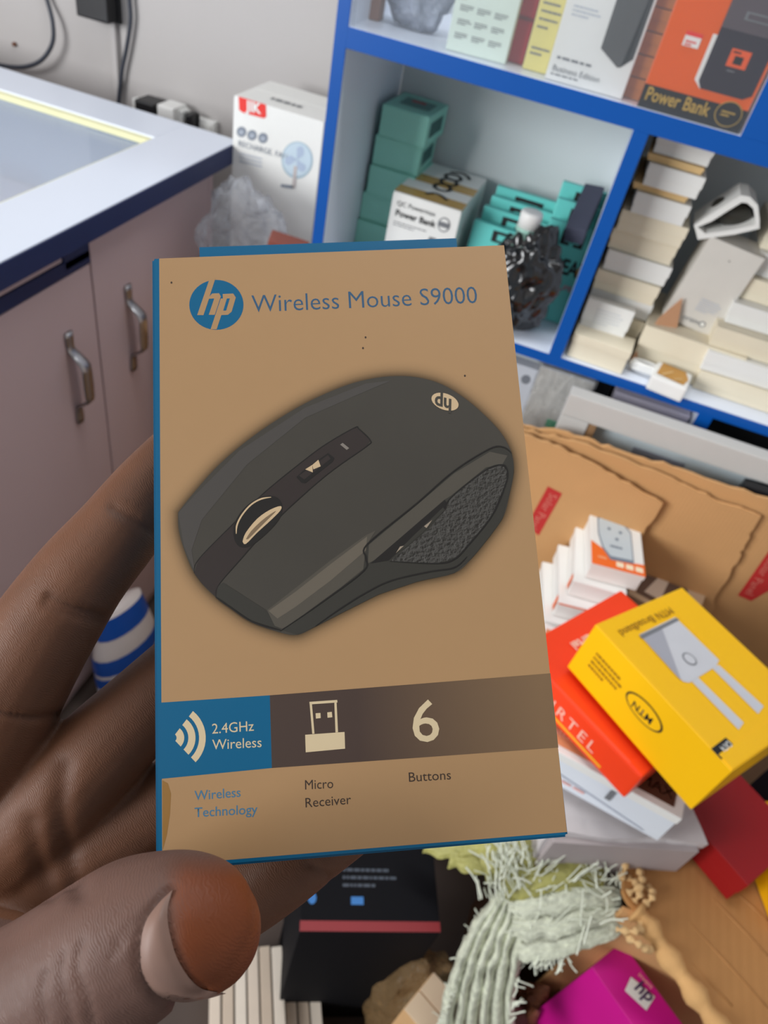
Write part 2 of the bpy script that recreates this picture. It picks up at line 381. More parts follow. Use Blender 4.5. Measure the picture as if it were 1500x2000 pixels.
# ------------------------------------------------------------------ shelf unit
YS = .95; YB = 1.215; XL = -.357; XD0, XD1 = .012, .030; ZL = .957; ZU0, ZU1 = 1.252, 1.274; XR = .78
t = thing('shelf_unit', 'white shelving unit with bright blue front edges', 'shelf', ((XL+XR)/2, YB, 0))
t.location = (0, 0, 0)
def board(name, x0, x1, z0, z1, y0=YS+.002, y1=YB):
    b = part(name, (x0, x1, y0, y1, z0, z1), white_lam, t, .0005); part('edge_band', (x0, x1, YS, YS+.0022, z0, z1), blue, b, .0004); return b
board('side_panel', XL, XL+.016, 0, 1.9)
board('shelf_board', XL+.016, XR, ZU0, ZU1); board('shelf_board', XL+.016, XR, ZL-.014, ZL)
board('shelf_board', XL+.016, XR, .60, .614)
board('divider', XD0, XD1, ZL, ZU0)
xud = on(1447, 265, 1, YS).x
board('divider', xud, xud+.018+.03, ZU1, 1.9)
xd2 = on(1352, 830, 1, YS).x
board('divider', xd2, xd2+.02, .614, ZL-.014)
board('side_panel', XR, XR+.016, 0, 1.9)
part('back_panel', (XL+.016, XR, YB, YB+.006, 0, 1.9), mat('back_panel', (214, 220, 220), .5, var=.04, scale=5), t)
gp = part('glass_panel', (XL+.02, xud-.001, YS+.004, YS+.007, ZU1+.0005, 1.75), thin('cabinet_glass', (220, 228, 235), .05, .04), t, .0003)

# --- compartment 1: teal stack
x0, x1, _, zt = front_box(1.10, (749, 203), (827, 275))
yt = 1.10; hgt = (zt-ZL)/5
for k in range(5):
    dx = (-.004, -.007, 0, -.003, .002)[k]-.004*(4-k)*.3; dy = (-.004, .003, -.002, .004, 0)[k]
    lab = ('bottom teal box of the stack in the left shelf corner', 'second teal box from the bottom of the corner stack', 'middle teal box of the corner stack', 'second teal box from the top of the corner stack', 'topmost teal box of the corner stack with red print on its lid')[k]
    tt, f = carton('teal_box', lab, 'box', x1-x0+.004, .095, hgt-.001, ((x0+x1)/2+dx, yt+.048+dy, ZL+.0005+k*hgt), (0, 0, (k % 2-.5)*.05), teal, 'teal boxes stacked in the shelf corner')
    f['right'].rect('side_print', .15, .25, .8, .75, mat('teal_dark', (40, 96, 92), .5), tt)
    if k == 4:
        f['top'].rect('lid_print', .2, .3, .85, .75, mat('teal_grey', (92, 140, 134), .5), tt); f['top'].rect('red_print', .35, .55, .65, .68, mat('red_faint', (176, 92, 92), .5), tt, e=.0007)
        f['top'].ell('black_dot', .15, .12, .05, .03, ink, tt)
# --- white power bank carton with marker writing
x0, x1, _, zt = front_box(1.03, (769, 372), (905, 401)); W_ = x1-x0; H_ = zt-ZL-.001
t, f = carton('power_bank_carton', 'white power bank carton with tape and handwritten 1000 on top', 'carton', W_, .165, H_, ((x0+x1)/2, 1.03+.0825, ZL+.0005), (0, 0, 0), paper, flaps=paper)
tape = mat('brown_tape', (196, 158, 86), .25, var=.1)
f['top'].rect('tape_strip', 0, .02, 1, .2, tape, t, e=.0005); f['top'].rect('tape_strip', 0, .42, 1, .62, tape, t, e=.0005)
mk = []
def marker(face, parent, strokes, wid, m=ink):
    for st in strokes:
        P = [face.p(a, b, .001) for a, b in st]; P = spline(P, 5); bm = bmesh.new(); vs2 = []
        for i, p in enumerate(P):
            tg = (P[min(i+1, len(P)-1)]-P[max(i-1, 0)]).normalized(); sd = face.n.cross(tg)*wid
            vs2.append((bm.verts.new(p-sd), bm.verts.new(p+sd)))
        for a, b in zip(vs2, vs2[1:]): bm.faces.new((a[0], b[0], b[1], a[1]))
        obj('marker_stroke', from_bm(bm), m, parent)
def ring(a, b, ra, rb): return [(a+ra*math.cos(k*math.pi/4+.6), b+rb*math.sin(k*math.pi/4+.6)) for k in range(9)]
marker(f['top'], t, [[(.40, .14), (.5, .22), (.62, .2), (.72, .14)], ring(.53, .42, .12, .09), ring(.55, .60, .12, .09), ring(.55, .76, .12, .08), [(.45, .88), (.6, .94), (.72, .9), (.78, .82)]], .0028)
f['front'].text('title_text', 'QC Powermax', .08, .86, .0095, ink, t); f['front'].text('product_text', 'Power Bank', .08, .74, .0125, ink, t, weight=.0003)
f['front'].bars('small_print', .08, .66, .5, 2, .012, .02, grey_ink, t)
c = f['front'].ell('round_stamp', .80, .80, .09, .085, grey_ink, t); f['front'].ell('stamp_centre', .80, .80, .072, .07, paper, c, e=.0007); f['front'].rect('stamp_bar', .72, .77, .88, .83, grey_ink, c, e=.0009)
f['front'].poly('device_picture', [(.30, .12), (.42, .12), (.48, .30), (.32, .34)], ink, t); f['front'].poly('device_picture', [(.5, .3), (.58, .3), (.74, .62), (.64, .62)], grey_ink, t)
# --- teal slabs filed one behind the other, each with a black hang slot
def slab(lab, cx, y, w, h, lean, z=ZL, extra=False):
    t = thing('teal_package', lab, 'box', (cx, y, z+.0005), (R(-lean), 0, 0), 'teal packages filed in two rows')
    d = .018
    part('body', (-w/2, w/2, 0, d, 0, h), teal2, t, .0015); part('front_flap', (-w/2+.003, w/2-.003, -.0008, .0005, .004, h-.004), teal2, t, .0003)
    F_ = Face((-w/2, -.0008, 0), (1, 0, 0), (0, 0, 1), (0, -1, 0), w, h)
    bm = bmesh.new()
    a0, a1, b0, b1 = .30, .72, .80, .95
    for q in (((a0, b1-.04), (a1, b1-.04), (a1, b1), (a0, b1)), ((a0, b0), (a0+.07, b0), (a0+.07, b1-.04), (a0, b1-.04)), ((a1-.07, b0), (a1, b0), (a1, b1-.04), (a1-.07, b1-.04)), ((a0+.05, b0), (a0+.17, b0), (a0+.17, b0+.03), (a0+.05, b0+.03)), ((a1-.17, b0), (a1-.05, b0), (a1-.05, b0+.03), (a1-.17, b0+.03)), ((a0+.2, b0+.03), (a1-.2, b0+.03), (a1-.2, b0+.07), (a0+.2, b0+.07))):
        bm.faces.new([bm.verts.new(F_.p(*p, .0008)) for p in q])
    obj('hang_slot', from_bm(bm), ink, t)
    if extra:
        F_.text('brand_text', 'GREAT', .12, .52, .030, ink, t, weight=.0008, xs=.7); F_.text('line_text', 'SUPER', .50, .36, .011, mat('pink_ink', (226, 70, 120), .5), t)
        c = F_.ell('gold_badge', .86, .58, .09, .062, mat('gold_ink', (190, 140, 70), .5), t); F_.ell('badge_centre', .86, .58, .06, .042, mat('pale_gold', (226, 196, 140), .5), c, e=.0009)
    return t
teal2 = mat('teal_light_card', (104, 208, 200), .45, var=.03)
rowname = ('frontmost', 'second', 'third', 'rearmost')
for k in range(4):
    px, py = ((923, 435), (942, 408), (957, 388), (968, 368))[k]; Y = 1.055+.028*k
    p = on(px, py, 1, Y); slab('%s teal package of the row beside the white power bank carton' % rowname[k], p.x+.052, Y, .105, p.z-ZL, 8)
for k in range(3):
    px, py = ((1075, 435), (1090, 395), (1100, 362))[k]; Y = 1.05+.038*k
    p = on(px, py, 1, Y); slab('%s teal package of the row behind the black bag' % ('frontmost', 'middle', 'rearmost')[k], p.x+.036, Y, .078, p.z-ZL, 8, extra=(k == 0))
# dark grey slab lying against the divider
P = on(1160, 410, 1, 1.09)
t, f = carton('dark_box', 'dark grey box leaning on top of the teal packages by the divider', 'box', .028, .105, .024, (-.008, 1.083, 1.098), (R(17), R(-6), R(-4)), mat('charcoal_card', (74, 76, 92), .5), lid=(.6, mat('charcoal_card', (74, 76, 92), .5)))
# black bag with a bottle
bagm = mat('black_film', (10, 10, 12), .18, var=.3, bump=.55, bscale=38, spec=.9)
P = on(1060, 560, 1, .985)
o = obj('black_bag', blob((0, 0, 0), (.048, .040, .070), 5, .26, 1.7, 5, flat=-.068), bagm, None, True); o.location = (P.x-.030, P.y+.012, ZL+.069)
tag(o, 'crumpled black plastic bag around a bottle on the shelf', 'plastic bag')
P = on(1035, 432, 1, 1.00)
t = thing('water_bottle', 'bottle with a white screw cap poking out of the black bag', 'bottle', (P.x, P.y, ZL+.001))
hb = P.z-ZL+.012
obj('bottle_body', from_bm(lathe([(.028, 0), (.031, .004), (.031, hb-.07), (.026, hb-.05), (.014, hb-.035), (.013, hb-.022)], 24)), thin('bottle_pet', (170, 210, 195), .45), t, True)
obj('neck_ring', from_bm(lathe([(.0135, hb-.026), (.0165, hb-.025), (.0165, hb-.022), (.0135, hb-.021)], 24)), mat('pet_ring', (160, 205, 190), .3), t, True)
bm = lathe([(.0148, hb-.021), (.0150, hb-.004), (.0138, hb-.0005), (.012, hb)], 36)
obj('screw_cap', from_bm(bm), whitep, t, True)

# --- compartment 2
colw = on(1391, 305, 1, 1.0).x-XD1-.004
tanc = mat('tan_card', (226, 192, 136), .6)
spec2 = [(.026, cream, 0), (.027, cream, -.012), (.027, paper, 0), (.028, cream, -.006), (.028, paper, .002), (.027, cream, -.008), (.028, cream, 0), (.027, paper, .006), (.009, tanc, .0), (.027, paper, .008), (.009, tanc, .004), (.027, paper, .006)]
z = ZL+.0005
ordn = ['lowest', 'second', 'third', 'fourth', 'fifth', 'sixth', 'seventh', 'eighth', 'ninth', 'tenth', 'eleventh', 'topmost']
for k, (h, mm, dx) in enumerate(spec2):
    lab = '%s flat %s box%s in the tall stack right of the blue divider' % (ordn[k], 'tan' if mm is tanc else ('cream' if mm is cream else 'white'), '' if k in (0, 11) else ' from the bottom')
    tt, f = carton('flat_box', lab, 'box', (.088 if k < 7 else .070), .13, h-.0008, (XD1+.006+(.044 if k < 7 else .036)+max(0, dx), 1.02+.065+(k % 3)*.004-.01*(k > 6), z), (0, 0, ((k*37) % 5-2)*.012), mm, 'flat boxes stacked by the divider', lid=(.55, mm))
    z += h
# front pieces in the left of compartment 2
a = on(1110, 700, 1, .965)
t, f = carton('white_box', 'white box at the shelf front beside the foot of the divider', 'box', (.082), .045, .036, (XD1+.006+.041, .958+.024, ZL+.0005), (0, 0, -.05), cream, lid=(.3, cream))
t, f = carton('white_box', 'white box with faint grey print standing behind the front shelf box', 'box', (.066), .018, .074, (XD1+.04, .998, ZL+.0005), (R(-6), 0, .02), paper, lid=(.4, paper))
f['front'].bars('print', .25, .85, .5, 5, .012, .05, mat('pale_ink', (190, 196, 206), .5), t)
me = poly3([(-.02, 0, 0), (.022, 0, .0), (.014, 0, .07), (-.002, 0, .105), (-.016, 0, .07)], thick=.002, nrm=(0, 1, 0))
o = obj('card_insert', me, mat('peach_card', (206, 156, 120), .7)); o.location = (XD1+.112, 1.0, ZL+.001); o.rotation_euler = (R(-10), R(12), .3)
tag(o, 'peach brown torn card insert beside the white printed box', 'card')
# open white carton with printed face
p0, p1 = on(1288, 626, 1, 1.03), on(1393, 653, 1, 1.03); q0 = on(1363, 467, 1, 1.03)
wb = p1.x-p0.x; zb = (p0.z+p1.z)/2; hb = on(1420, 478, 1, 1.03).z-zb
t, f = carton('flat_pad', 'cream carton lying flat under the open white carton', 'box', .14, .13, max(.02, zb-ZL-.001), (p0.x+.055, 1.06, ZL+.0005), (0, 0, -.04), cream, lid=(.5, cream))
t = thing('open_carton', 'tall white carton with its top torn open and a round logo', 'carton', ((p0.x+p1.x)/2, 1.03, zb+.001), (0, R(6), 0))
d = .055
part('body', (-wb/2, wb/2, 0, d, 0, hb), mat('grey_white_card', (214, 210, 202), .55), t, .0012)
F_ = Face((-wb/2, 0, 0), (1, 0, 0), (0, 0, 1), (0, -1, 0), wb, hb)
c = F_.ell('round_logo', .72, .1, .06, .035, grey_ink, t); F_.ell('logo_centre', .72, .1, .04, .024, paper, c, e=.0008)
F_.text('brand_text', 'oraimo', .34, .075, .010, grey_ink, t); F_.bars('small_print', .45, .36, .35, 6, .012, .015, mat('pale_ink', (190, 196, 206), .5), t)
F_.ell('speck', .5, .84, .012, .008, ink, t)
# torn open top: a bent band of card standing up around a dark inside
def zz(x, y): return (1060+x/3.334, 260+y/3.334)
oc = [(985, 600), (1080, 540), (1180, 475), (1290, 405), (1350, 415), (1402, 470), (1412, 560), (1412, 622), (1250, 660), (1010, 694)]
ic = [(1008, 612), (1100, 575), (1200, 510), (1295, 452), (1330, 455), (1370, 490), (1385, 560), (1385, 598), (1240, 628), (1060, 655)]
inv_t = Matrix.LocRotScale(t.location, t.rotation_euler, None).inverted()
bm = bmesh.new(); rings = []
for pl, Y in ((oc, 1.03), (oc, 1.085), (ic, 1.085), (ic, 1.03)): rings.append([bm.verts.new(inv_t @ on(*zz(*q), 1, 1.03) + Vector((0, Y-1.03, 0))) for q in pl])
for ra, rb in zip(rings, rings[1:]+rings[:1]):
    for k in range(len(oc)): j = (k+1) % len(oc); bm.faces.new((ra[k], ra[j], rb[j], rb[k]))
obj('torn_collar', from_bm(bm), paper, t)
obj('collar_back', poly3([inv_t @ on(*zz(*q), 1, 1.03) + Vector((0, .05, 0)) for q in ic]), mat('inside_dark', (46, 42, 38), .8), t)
o = obj('inner_device', blob((0, 0, 0), (.026, .02, .016), 2, .08, 1, 3), mat('dark_device', (52, 50, 44), .35), t, True); o.location = inv_t @ on(*zz(1230, 560), 1, 1.03) + Vector((0, .032, 0))
# small adapter box and cable
P = on(1312, 735, 2, ZL+.02)
t, f = carton('adapter_box', 'small white box with an amber window at the shelf front', 'box', .05, .048, .022, (P.x, P.y, ZL+.0005), (0, 0, -.15), whitep, bev=.004)
amber = mat('amber_window', (186, 134, 58), .2)
f['top'].poly('amber_window', [(.1, .18), (.86, .1), (.94, .5), (.8, .92), (.14, .95)], amber, t, e=.0012)
for k in range(2): f['top'].poly('pin', [(.2+.34*k, .2), (.26+.34*k, .2), (.5+.3*k, .6-.2*k), (.46+.3*k, .62-.2*k)], mat('pin_cream', (224, 188, 130), .4), t, e=.0018)
P = on(1262, 720, 2, ZL+.01)
pts = []
for k in range(40):
    a = k*.62; pts.append(Vector((P.x+.022*math.cos(a)*(1+.1*math.sin(k)), P.y+.007*math.sin(a)*(1+.2*math.cos(k*1.3)), ZL+.006+.0115*k/40)))
o = tube('coiled_cable', spline(pts, 3), .0026, whitep, None, 8); tag(o, 'coiled white cable next to the small amber window box', 'cable')
# right stack of white boxes
labs = ('lowest', 'second', 'third', 'fourth', 'fifth', 'sixth', 'topmost')
z = ZL+.0005
for k in range(7):
    px, py = ((1362, 740), (1375, 695), (1392, 655), (1418, 615), (1440, 575), (1462, 530), (1478, 490))[k]
    Y = (.985, .99, 1.0, 1.02, 1.035, 1.05, 1.06)[k]; p = on(px, py, 1, Y); h = .030
    tt, f = carton('phone_box', '%s white box%s of the stack at the right edge' % (labs[k], '' if k in (0, 6) else ' from the bottom'), 'box', .17, .11, h-.0008, (p.x+.085, Y+.055, z), (0, 0, (-.02, .03, 0, .02, -.03, .02, 0)[k]), (cream, paper, cream, paper, cream, paper, cream)[k], 'white boxes stacked at the right edge', lid=(.6, (cream, paper, cream, paper, cream, paper, cream)[k]))
    z += h

# --- upper compartment behind glass
def upright(name, label, tl, br, Y, d, m, rot=0, **k):
    x0, x1, z0, z1 = front_box(Y, tl, br); z0 = ZU1+.0005
    return carton(name, label, 'box', x1-x0, d, max(.05, z1-z0), ((x0+x1)/2, Y+d/2, z0), (0, 0, rot), m, **k)
wood = mat('wood_strip', (150, 104, 84), .6)
o = obj('wood_strip', boxm(-.008, .008, -.01, .01, 0, .25, .001), wood); p = on(720, 45, 2, ZU1); o.location = (p.x-.003, p.y+.03, ZU1+.0005); tag(o, 'brown wooden strip standing at the left end behind the shelf glass', 'wood strip')
o = obj('plastic_bag', blob((0, 0, 0), (.042, .026, .055), 12, .25, 1.6, 4, flat=-.05), thin('grey_film', (170, 178, 196), .55, .2, crinkle=40), None, True); p = on(805, 55, 1, 1.03); o.location = (p.x, 1.04, ZU1+.0515); tag(o, 'crumpled grey clear bag behind the upper shelf glass', 'plastic bag')
t, f = upright('spec_carton', 'pale green white carton with a red dot behind the shelf glass', (906, -90), (985, 120), .975, .035, mat('mint_card', (222, 236, 224), .5), .06)
f['front'].ell('red_dot', .12, .62, .09, .05, red, t)
for i in range(3):
    for j in range(3): f['front'].bars('spec_print', .1+.28*i, .5-.15*j, .2, 3, .012, .012, grey_ink, t, seed=i*3+j)
t, f = upright('red_box', 'glossy red box between the pale carton and the yellow box', (1038, -90), (1020, 125), 1.0, .06, mat('red_gloss', (178, 22, 34), .2)); f['front'].rect('dark_band', 0, .42, 1, .46, mat('dark_red', (120, 14, 24), .3), t)
t, f = upright('yellow_box', 'pale yellow box beside the white power bank box behind glass', (1079, -90), (1064, 150), .985, .05, mat('pale_yellow', (226, 214, 130), .45)); f['front'].bars('print', .15, .6, .7, 4, .02, .05, grey_ink, t); f['front'].bars('print', .15, .2, .7, 2, .02, .03, grey_ink, t, seed=3)
t, f = upright('power_bank_box', 'white power bank box with a dark device printed on it', (1133, -90), (1215, 190), .965, .055, paper)
dev = mat('device_grey', (70, 70, 70), .5); F_ = f['front']
F_.poly('device_picture', [(.56, .36), (.82, .245), (.93, .33), (.93, 1.0), (.56, 1.0)], dev, t); F_.poly('device_edge', [(.82, .245), (.86, .255), (.97, .34), (.97, 1.0), (.93, 1.0), (.93, .33)], ink, t, e=.0006)
F_.bars('product_text', .08, .19, .75, 1, .022, .02, grey_ink, t); F_.text('product_text', 'Business Edition', .06, .085, .0085, grey_ink, t); F_.bars('small_print', .06, .05, .6, 1, .014, .01, grey_ink, t); F_.bars('small_print', .1, .62, .3, 3, .014, .02, mat('pale_ink', (190, 196, 206), .5), t)
# pack of thin brown boxes seen edge on
for k in range(7):
    o, f = carton('amber_box', ('lowest', 'second lowest', 'third lowest', 'middle', 'third from top', 'second from top', 'topmost')[k]+' thin amber box stacked between the two power bank boxes', 'box', .03, .08, .021, (on(1228, 192, 1, .985).x+.002, 1.02, ZU1+.0005+k*.022), (0, 0, 0), mat('amber_card', (176, 112, 40), .5), 'thin amber boxes', lid=(.5, mat('amber_card', (176, 112, 40), .5)))
t, f = upright('power_bank_box', 'orange power bank box with a black band and gold lettering', (1362, -110), (1443, 257), .957, .06, mat('orange_gloss', (240, 104, 24), .25, var=.03))
F_ = f['front']
gold = mat('gold_foil', (196, 160, 74), .35, var=.1)
F_.rect('black_band', .0, .0, 1, .155, ink, t); F_.text('title_text', 'Power Bank', .04, .055, .0185, gold, t, weight=.0003, xs=.78)
c = F_.ell('gold_ring', .84, .105, .125, .085, gold, t, e=.0008); F_.ell('ring_inside', .84, .105, .117, .079, ink, c, e=.001); F_.bars('ring_text', .77, .11, .13, 2, .012, .01, gold, c, e=.0013)
dk = mat('device_navy', (48, 42, 54), .4)
F_.poly('device_edge', [(.42, .26), (.5, .21), (.52, .55), (.42, .55)], paper, t, e=.0006)
F_.poly('device_picture', [(.46, .26), (.50, .215), (.90, .215), (.97, .25), (.97, .95), (.46, .95)], dk, t, e=.0008)
F_.rect('device_cap', .46, .60, .97, .95, mat('device_grey_top', (92, 82, 88), .4), t, e=.001)
F_.rect('device_port', .62, .67, .86, .72, grey_ink, t, e=.0013); F_.rect('device_port', .645, .68, .835, .71, mat('device_grey_top', (92, 82, 88), .4), t, e=.0015)
c = F_.rect('orange_label', .63, .39, .81, .50, mat('orange_print', (238, 96, 40), .5), t, e=.0013); F_.rect('label_mark', .68, .41, .76, .46, ink, c, e=.0016); F_.bars('label_text', .65, .475, .12, 1, .012, .01, ink, c, e=.0016); F_.bars('device_text', .66, .36, .12, 1, .01, .01, grey_ink, t, e=.0013)
c = F_.rect('price_sticker', .19, .44, .34, .53, paper, t, e=.0008); F_.rect('sticker_head', .19, .505, .34, .53, red, c, e=.001); F_.bars('sticker_text', .21, .465, .1, 2, .012, .008, red, c, e=.001)
F_.rect('yellow_corner', .9, .68, 1, .74, mat('sticker_yellow', (246, 190, 40), .4), t, e=.0018)

# ------------------------------------------------------------------ below the lower board
p = on(1035, 745, 1, .94)
t = thing('perforated_panel', 'pale grey panel with a round hole below the shelf board', 'panel', (p.x-.03, .985, .615))
me = boxm(-.06, .055, -.012, .012, 0, .30, .002); obj('panel_body', me, mat('grey_foam', (196, 200, 208), .6, var=.08), t)
hf = Face((-.06, -.012, 0), (1, 0, 0), (0, 0, 1), (0, -1, 0), .115, .30); hp = on(1027, 741, 1, .973); hf.ell('round_hole', (hp.x-t.location.x+.06)/.115, (hp.z-.615)/.30, .06, .026, mat('hole_grey', (120, 124, 132), .6), t)
p0 = on(1050, 745, 1, .945); p1 = on(1160, 770, 1, .945)
t, f = carton('wrapped_carton', 'plastic wrapped pale carton with a green stripe below the shelf', 'carton', p1.x-p0.x, .09, .318, ((p0.x+p1.x)/2-.004, 1.005, .6145), (0, 0, .03), mat('dusty_white', (206, 204, 198), .4, var=.15, scale=14), flaps=mat('dusty_white2', (198, 200, 204), .35, var=.15, scale=14))
f['front'].rect('green_stripe', .45, .70, .95, .745, mat('stripe_green', (70, 180, 130), .5), t); f['front'].rect('white_stripe', .45, .64, .95, .69, paper, t); f['top'].rect('dark_label', .3, .5, .8, .8, mat('teal_dark', (40, 96, 92), .5), t)
w = part('film_wrap', (-.5*(p1.x-p0.x)-.003, .5*(p1.x-p0.x)+.003, -.048, .048, .002, f['front'].h+.002), thin('wrap_film', (220, 222, 226), .10, .15, crinkle=60), t)
# pale frame tray leaning in front of the lower shelf
A = on(1118, 752, 1, .925); B = on(1620, 912, 1, .925)
t = thing('packing_frame', 'grey white packing frame with a long window leaning below the shelf', 'frame', (0, 0, 0))
fg = mat('frame_board', (198, 196, 192), .6, var=.06, scale=15)
def fpoly(name, pts, Y, th, m, par): return obj(name, poly3([on(x, y, 1, Y) for x, y in pts], thick=th, nrm=(0, 1, 0)), m, par)
ztop = A.z; L0, L1 = A.x, B.x
def fbar(name, x0, x1, z0, z1, y0, y1, m): return part(name, (x0, x1, y0, y1, z0, z1), m, t, .002)
fbar('frame_bar', L0, L1, ztop-.035, ztop, .90, .925, fg); fbar('frame_bar', L0, L0+.04, ztop-.33, ztop-.035, .90, .925, fg); fbar('frame_bar', L0+.04, L1, ztop-.33, ztop-.28, .90, .925, fg)
fbar('back_board', L0+.005, L1, ztop-.33, ztop-.03, .925, .932, mat('pale_blue_board', (212, 226, 232), .5)); fbar('inner_lip', L0+.04, L0+.052, ztop-.28, ztop-.035, .902, .926, mat('lip_brown', (150, 116, 82), .7))
s0 = on(1240, 870, 1, .922); s1 = on(1340, 905, 1, .922)
part('grey_sticker', (s0.x, s1.x, .9235, .9249, s0.z-.018, s0.z-.004), mat('sticker_grey', (150, 156, 170), .5), t, 0)
t.location = (0, 0, 0)
p = on(1480, 945, 1, .915)
t = thing('power_brick', 'black device standing in the packing frame at the right edge', 'device', (p.x+.03, .905, .62))
part('body', (-.055, .055, -.022, .0, 0, p.z-.62+.012), blackp, t, .01); part('grille', (-.04, .04, -.0235, -.021, p.z-.62-.06, p.z-.62-.01), mat('dark_grille', (52, 48, 44), .5), t, .002)
# things inside the dark lower compartment
t, f = carton('lilac_box', 'pale lilac box in the lower shelf beside the blue post', 'box', .11, .12, .31, (xd2-.058, 1.03, .6145), (0, 0, 0), mat('lilac_card', (196, 194, 214), .5), lid=(.4, mat('lilac_card2', (206, 200, 216), .5)))
t, f = carton('black_box', 'black box in the shadow under the shelf left of the lilac box', 'box', .05, .12, .31, (xd2-.143, 1.05, .6145), (0, 0, 0), blackp, lid=(.4, blackp))
t, f = carton('green_black_box', 'very dark green box in the lower shelf right of the blue post', 'box', .22, .14, .30, (xd2+.14, 1.08, .6145), (0, 0, 0), mat('dark_green', (22, 34, 24), .5), lid=(.3, mat('near_black', (16, 16, 18), .5)))

# ------------------------------------------------------------------ big kraft carton at the right with its flaps
t = thing('solar_carton', 'big open brown carton with red labels on torn flaps', 'carton', (0, 0, 0))
CX0, CX1, CY0, CY1, CZ = .105, .78, .415, .880, .60
part('wall_panel', (CX0, CX1, CY1-.006, CY1, 0, CZ), kraft, t); part('wall_panel', (CX0, CX0+.006, .66, CY1-.006, 0, CZ), kraft, t)
part('wall_panel', (CX1-.006, CX1, CY0, CY1-.006, 0, CZ), kraft, t); part('wall_panel', (.31, CX1-.006, CY0, CY0+.006, 0, CZ), kraft, t)
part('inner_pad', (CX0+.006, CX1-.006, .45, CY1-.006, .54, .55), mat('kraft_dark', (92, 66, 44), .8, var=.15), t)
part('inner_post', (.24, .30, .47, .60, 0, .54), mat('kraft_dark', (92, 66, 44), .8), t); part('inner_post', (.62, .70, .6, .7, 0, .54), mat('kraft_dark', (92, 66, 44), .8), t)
def torn(pts, seed, n=7, amp=4):
    """roughen a pixel outline"""
    rr = random.Random(seed); out = []
    for (a, b) in zip(pts, pts[1:]):
        for k in range(n):
            s = k/n; out.append((a[0]+(b[0]-a[0])*s+(rr.uniform(-amp, amp) if k else 0), a[1]+(b[1]-a[1])*s+(rr.uniform(-amp, amp) if k else 0)))
    out.append(pts[-1]); return out
def flap(name, edge, rest, Y, m=kraft, th=.005, seed=1, amp=4):
    o = obj(name, poly3([on(x, y, 1, Y) for x, y in torn(edge, seed, 7, amp)+rest], thick=th, nrm=(0, 1, 0)), m, t); return o
flap('back_flap', [(940, 812), (1025, 833), (1110, 846), (1200, 878), (1330, 918), (1500, 975), (1640, 1015)], [(1640, 1500), (940, 1300)], .872, seed=2, amp=3)
flap('torn_flap', [(960, 825), (1030, 842), (1120, 862), (1300, 930), (1390, 975), (1486, 1010)], torn([(1486, 1010), (1455, 1065), (1440, 1100), (1400, 1160), (1385, 1230), (1360, 1330)], 9, 5, 4)+[(1200, 1330), (960, 1250)], .862, seed=4, amp=3)
flap('torn_flap', [(960, 834), (1026, 850), (1100, 878), (1200, 930), (1294, 985)], torn([(1294, 985), (1262, 1030), (1240, 1110), (1240, 1300)], 5, 4, 3)+[(960, 1240)], .848, seed=6, amp=3)
lab = mat('label_red', (196, 52, 50), .45); labw = mat('label_text_pale', (216, 124, 110), .5)
for pts, Y, s, pos, seed in (([(1070, 950), (1098, 964), (1052, 1046), (1040, 1036), (1040, 1005)], .8475, 'Solar Panel', (1074, 957), 0), ([(1502, 1076), (1560, 1040), (1560, 1120), (1467, 1174), (1441, 1163)], .8715, 'Solar Panel', (1500, 1085), 1)):
    o = obj('red_label', poly3([on(x, y, 1, Y) for x, y in pts]), lab, t)
    P0 = on(pos[0], pos[1], 1, Y-.0005); P1 = on(pos[0]-50, pos[1]+84 if seed == 0 else pos[1]+75, 1, Y-.0005); u = (P1-P0).normalized(); v = Vector((0, -1, 0)).cross(u).normalized()
    if v.z > 0 and False: v = -v
    Face(P0, u, v, (0, -1, 0), 1, 1).text('label_text', s, .004, .0025, .017, labw, o, e=0)
# near flap folded outwards
N = [(1212, 1700), (1222, 1752), (1262, 1800), (1300, 1858), (1352, 1930), (1400, 2000), (1490, 2130)]
pts = [on(x, y, 2, CZ+.006) for x, y in torn(N, 12, 4, 3)] + [on(x, y, 2, CZ+.006) for x, y in ((1800, 2130), (1800, 1650), (1400, 1560), (1240, 1640))]
nf = flute('kraft_flap', (176, 126, 74), 26)
o = obj('near_flap', poly3(pts, thick=.007, nrm=(0, 0, -1)), nf, t)
# bare edge roll along the flap and torn paper curls
ed = [on(x, y, 2, CZ+.004) for x, y in ((1240, 1778), (1262, 1803), (1300, 1862), (1352, 1934), (1398, 2000), (1470, 2100))]
o = obj('flap_edge', from_bm(loft(tube_rings(spline(ed, 5), [.0115+.003*math.sin(i*1.3) for i in range(26)], 8))), mat('kraft_edge', (206, 160, 104), .8, var=.2, scale=25, bump=.5, bscale=120), t, True)
for k, (x, y, L, an) in enumerate(((1212, 1718, .05, 1.9), (1226, 1745, .045, 1.2), (1240, 1760, .03, 1.7), (1205, 1815, .04, .4), (1222, 1828, .035, -.2), (1256, 1768, .03, 1.3))):
    p = on(x, y, 2, CZ+.008); rr = random.Random(k); P = [p]
    for j in range(5): P.append(P[-1]+Vector((math.cos(an+j*.35-.5)*L/5, math.sin(an+j*.35-.5)*L/5, .006*math.cos(j))))
    o = obj('torn_curl', from_bm(loft(tube_rings(spline(P, 3), [.0035+.0022*math.sin(i*1.7+k) for i in range(16)], 6))), kraft_d, t, True)
# ribs of the flap (raised flute lines one can tell apart)
for (xa, ya, xb, yb) in ((1392, 1755, 1500, 1868), (1345, 1800, 1500, 1970), (1350, 1880, 1430, 1965), (1440, 1745, 1500, 1800)):
    a, b = on(xa, ya, 2, CZ+.0058), on(xb, yb, 2, CZ+.0058)
    obj('flute_ridge', from_bm(loft(tube_rings([a, (a+b)/2, b], [.0006, .0014, .0012], 6))), nf, t, True)

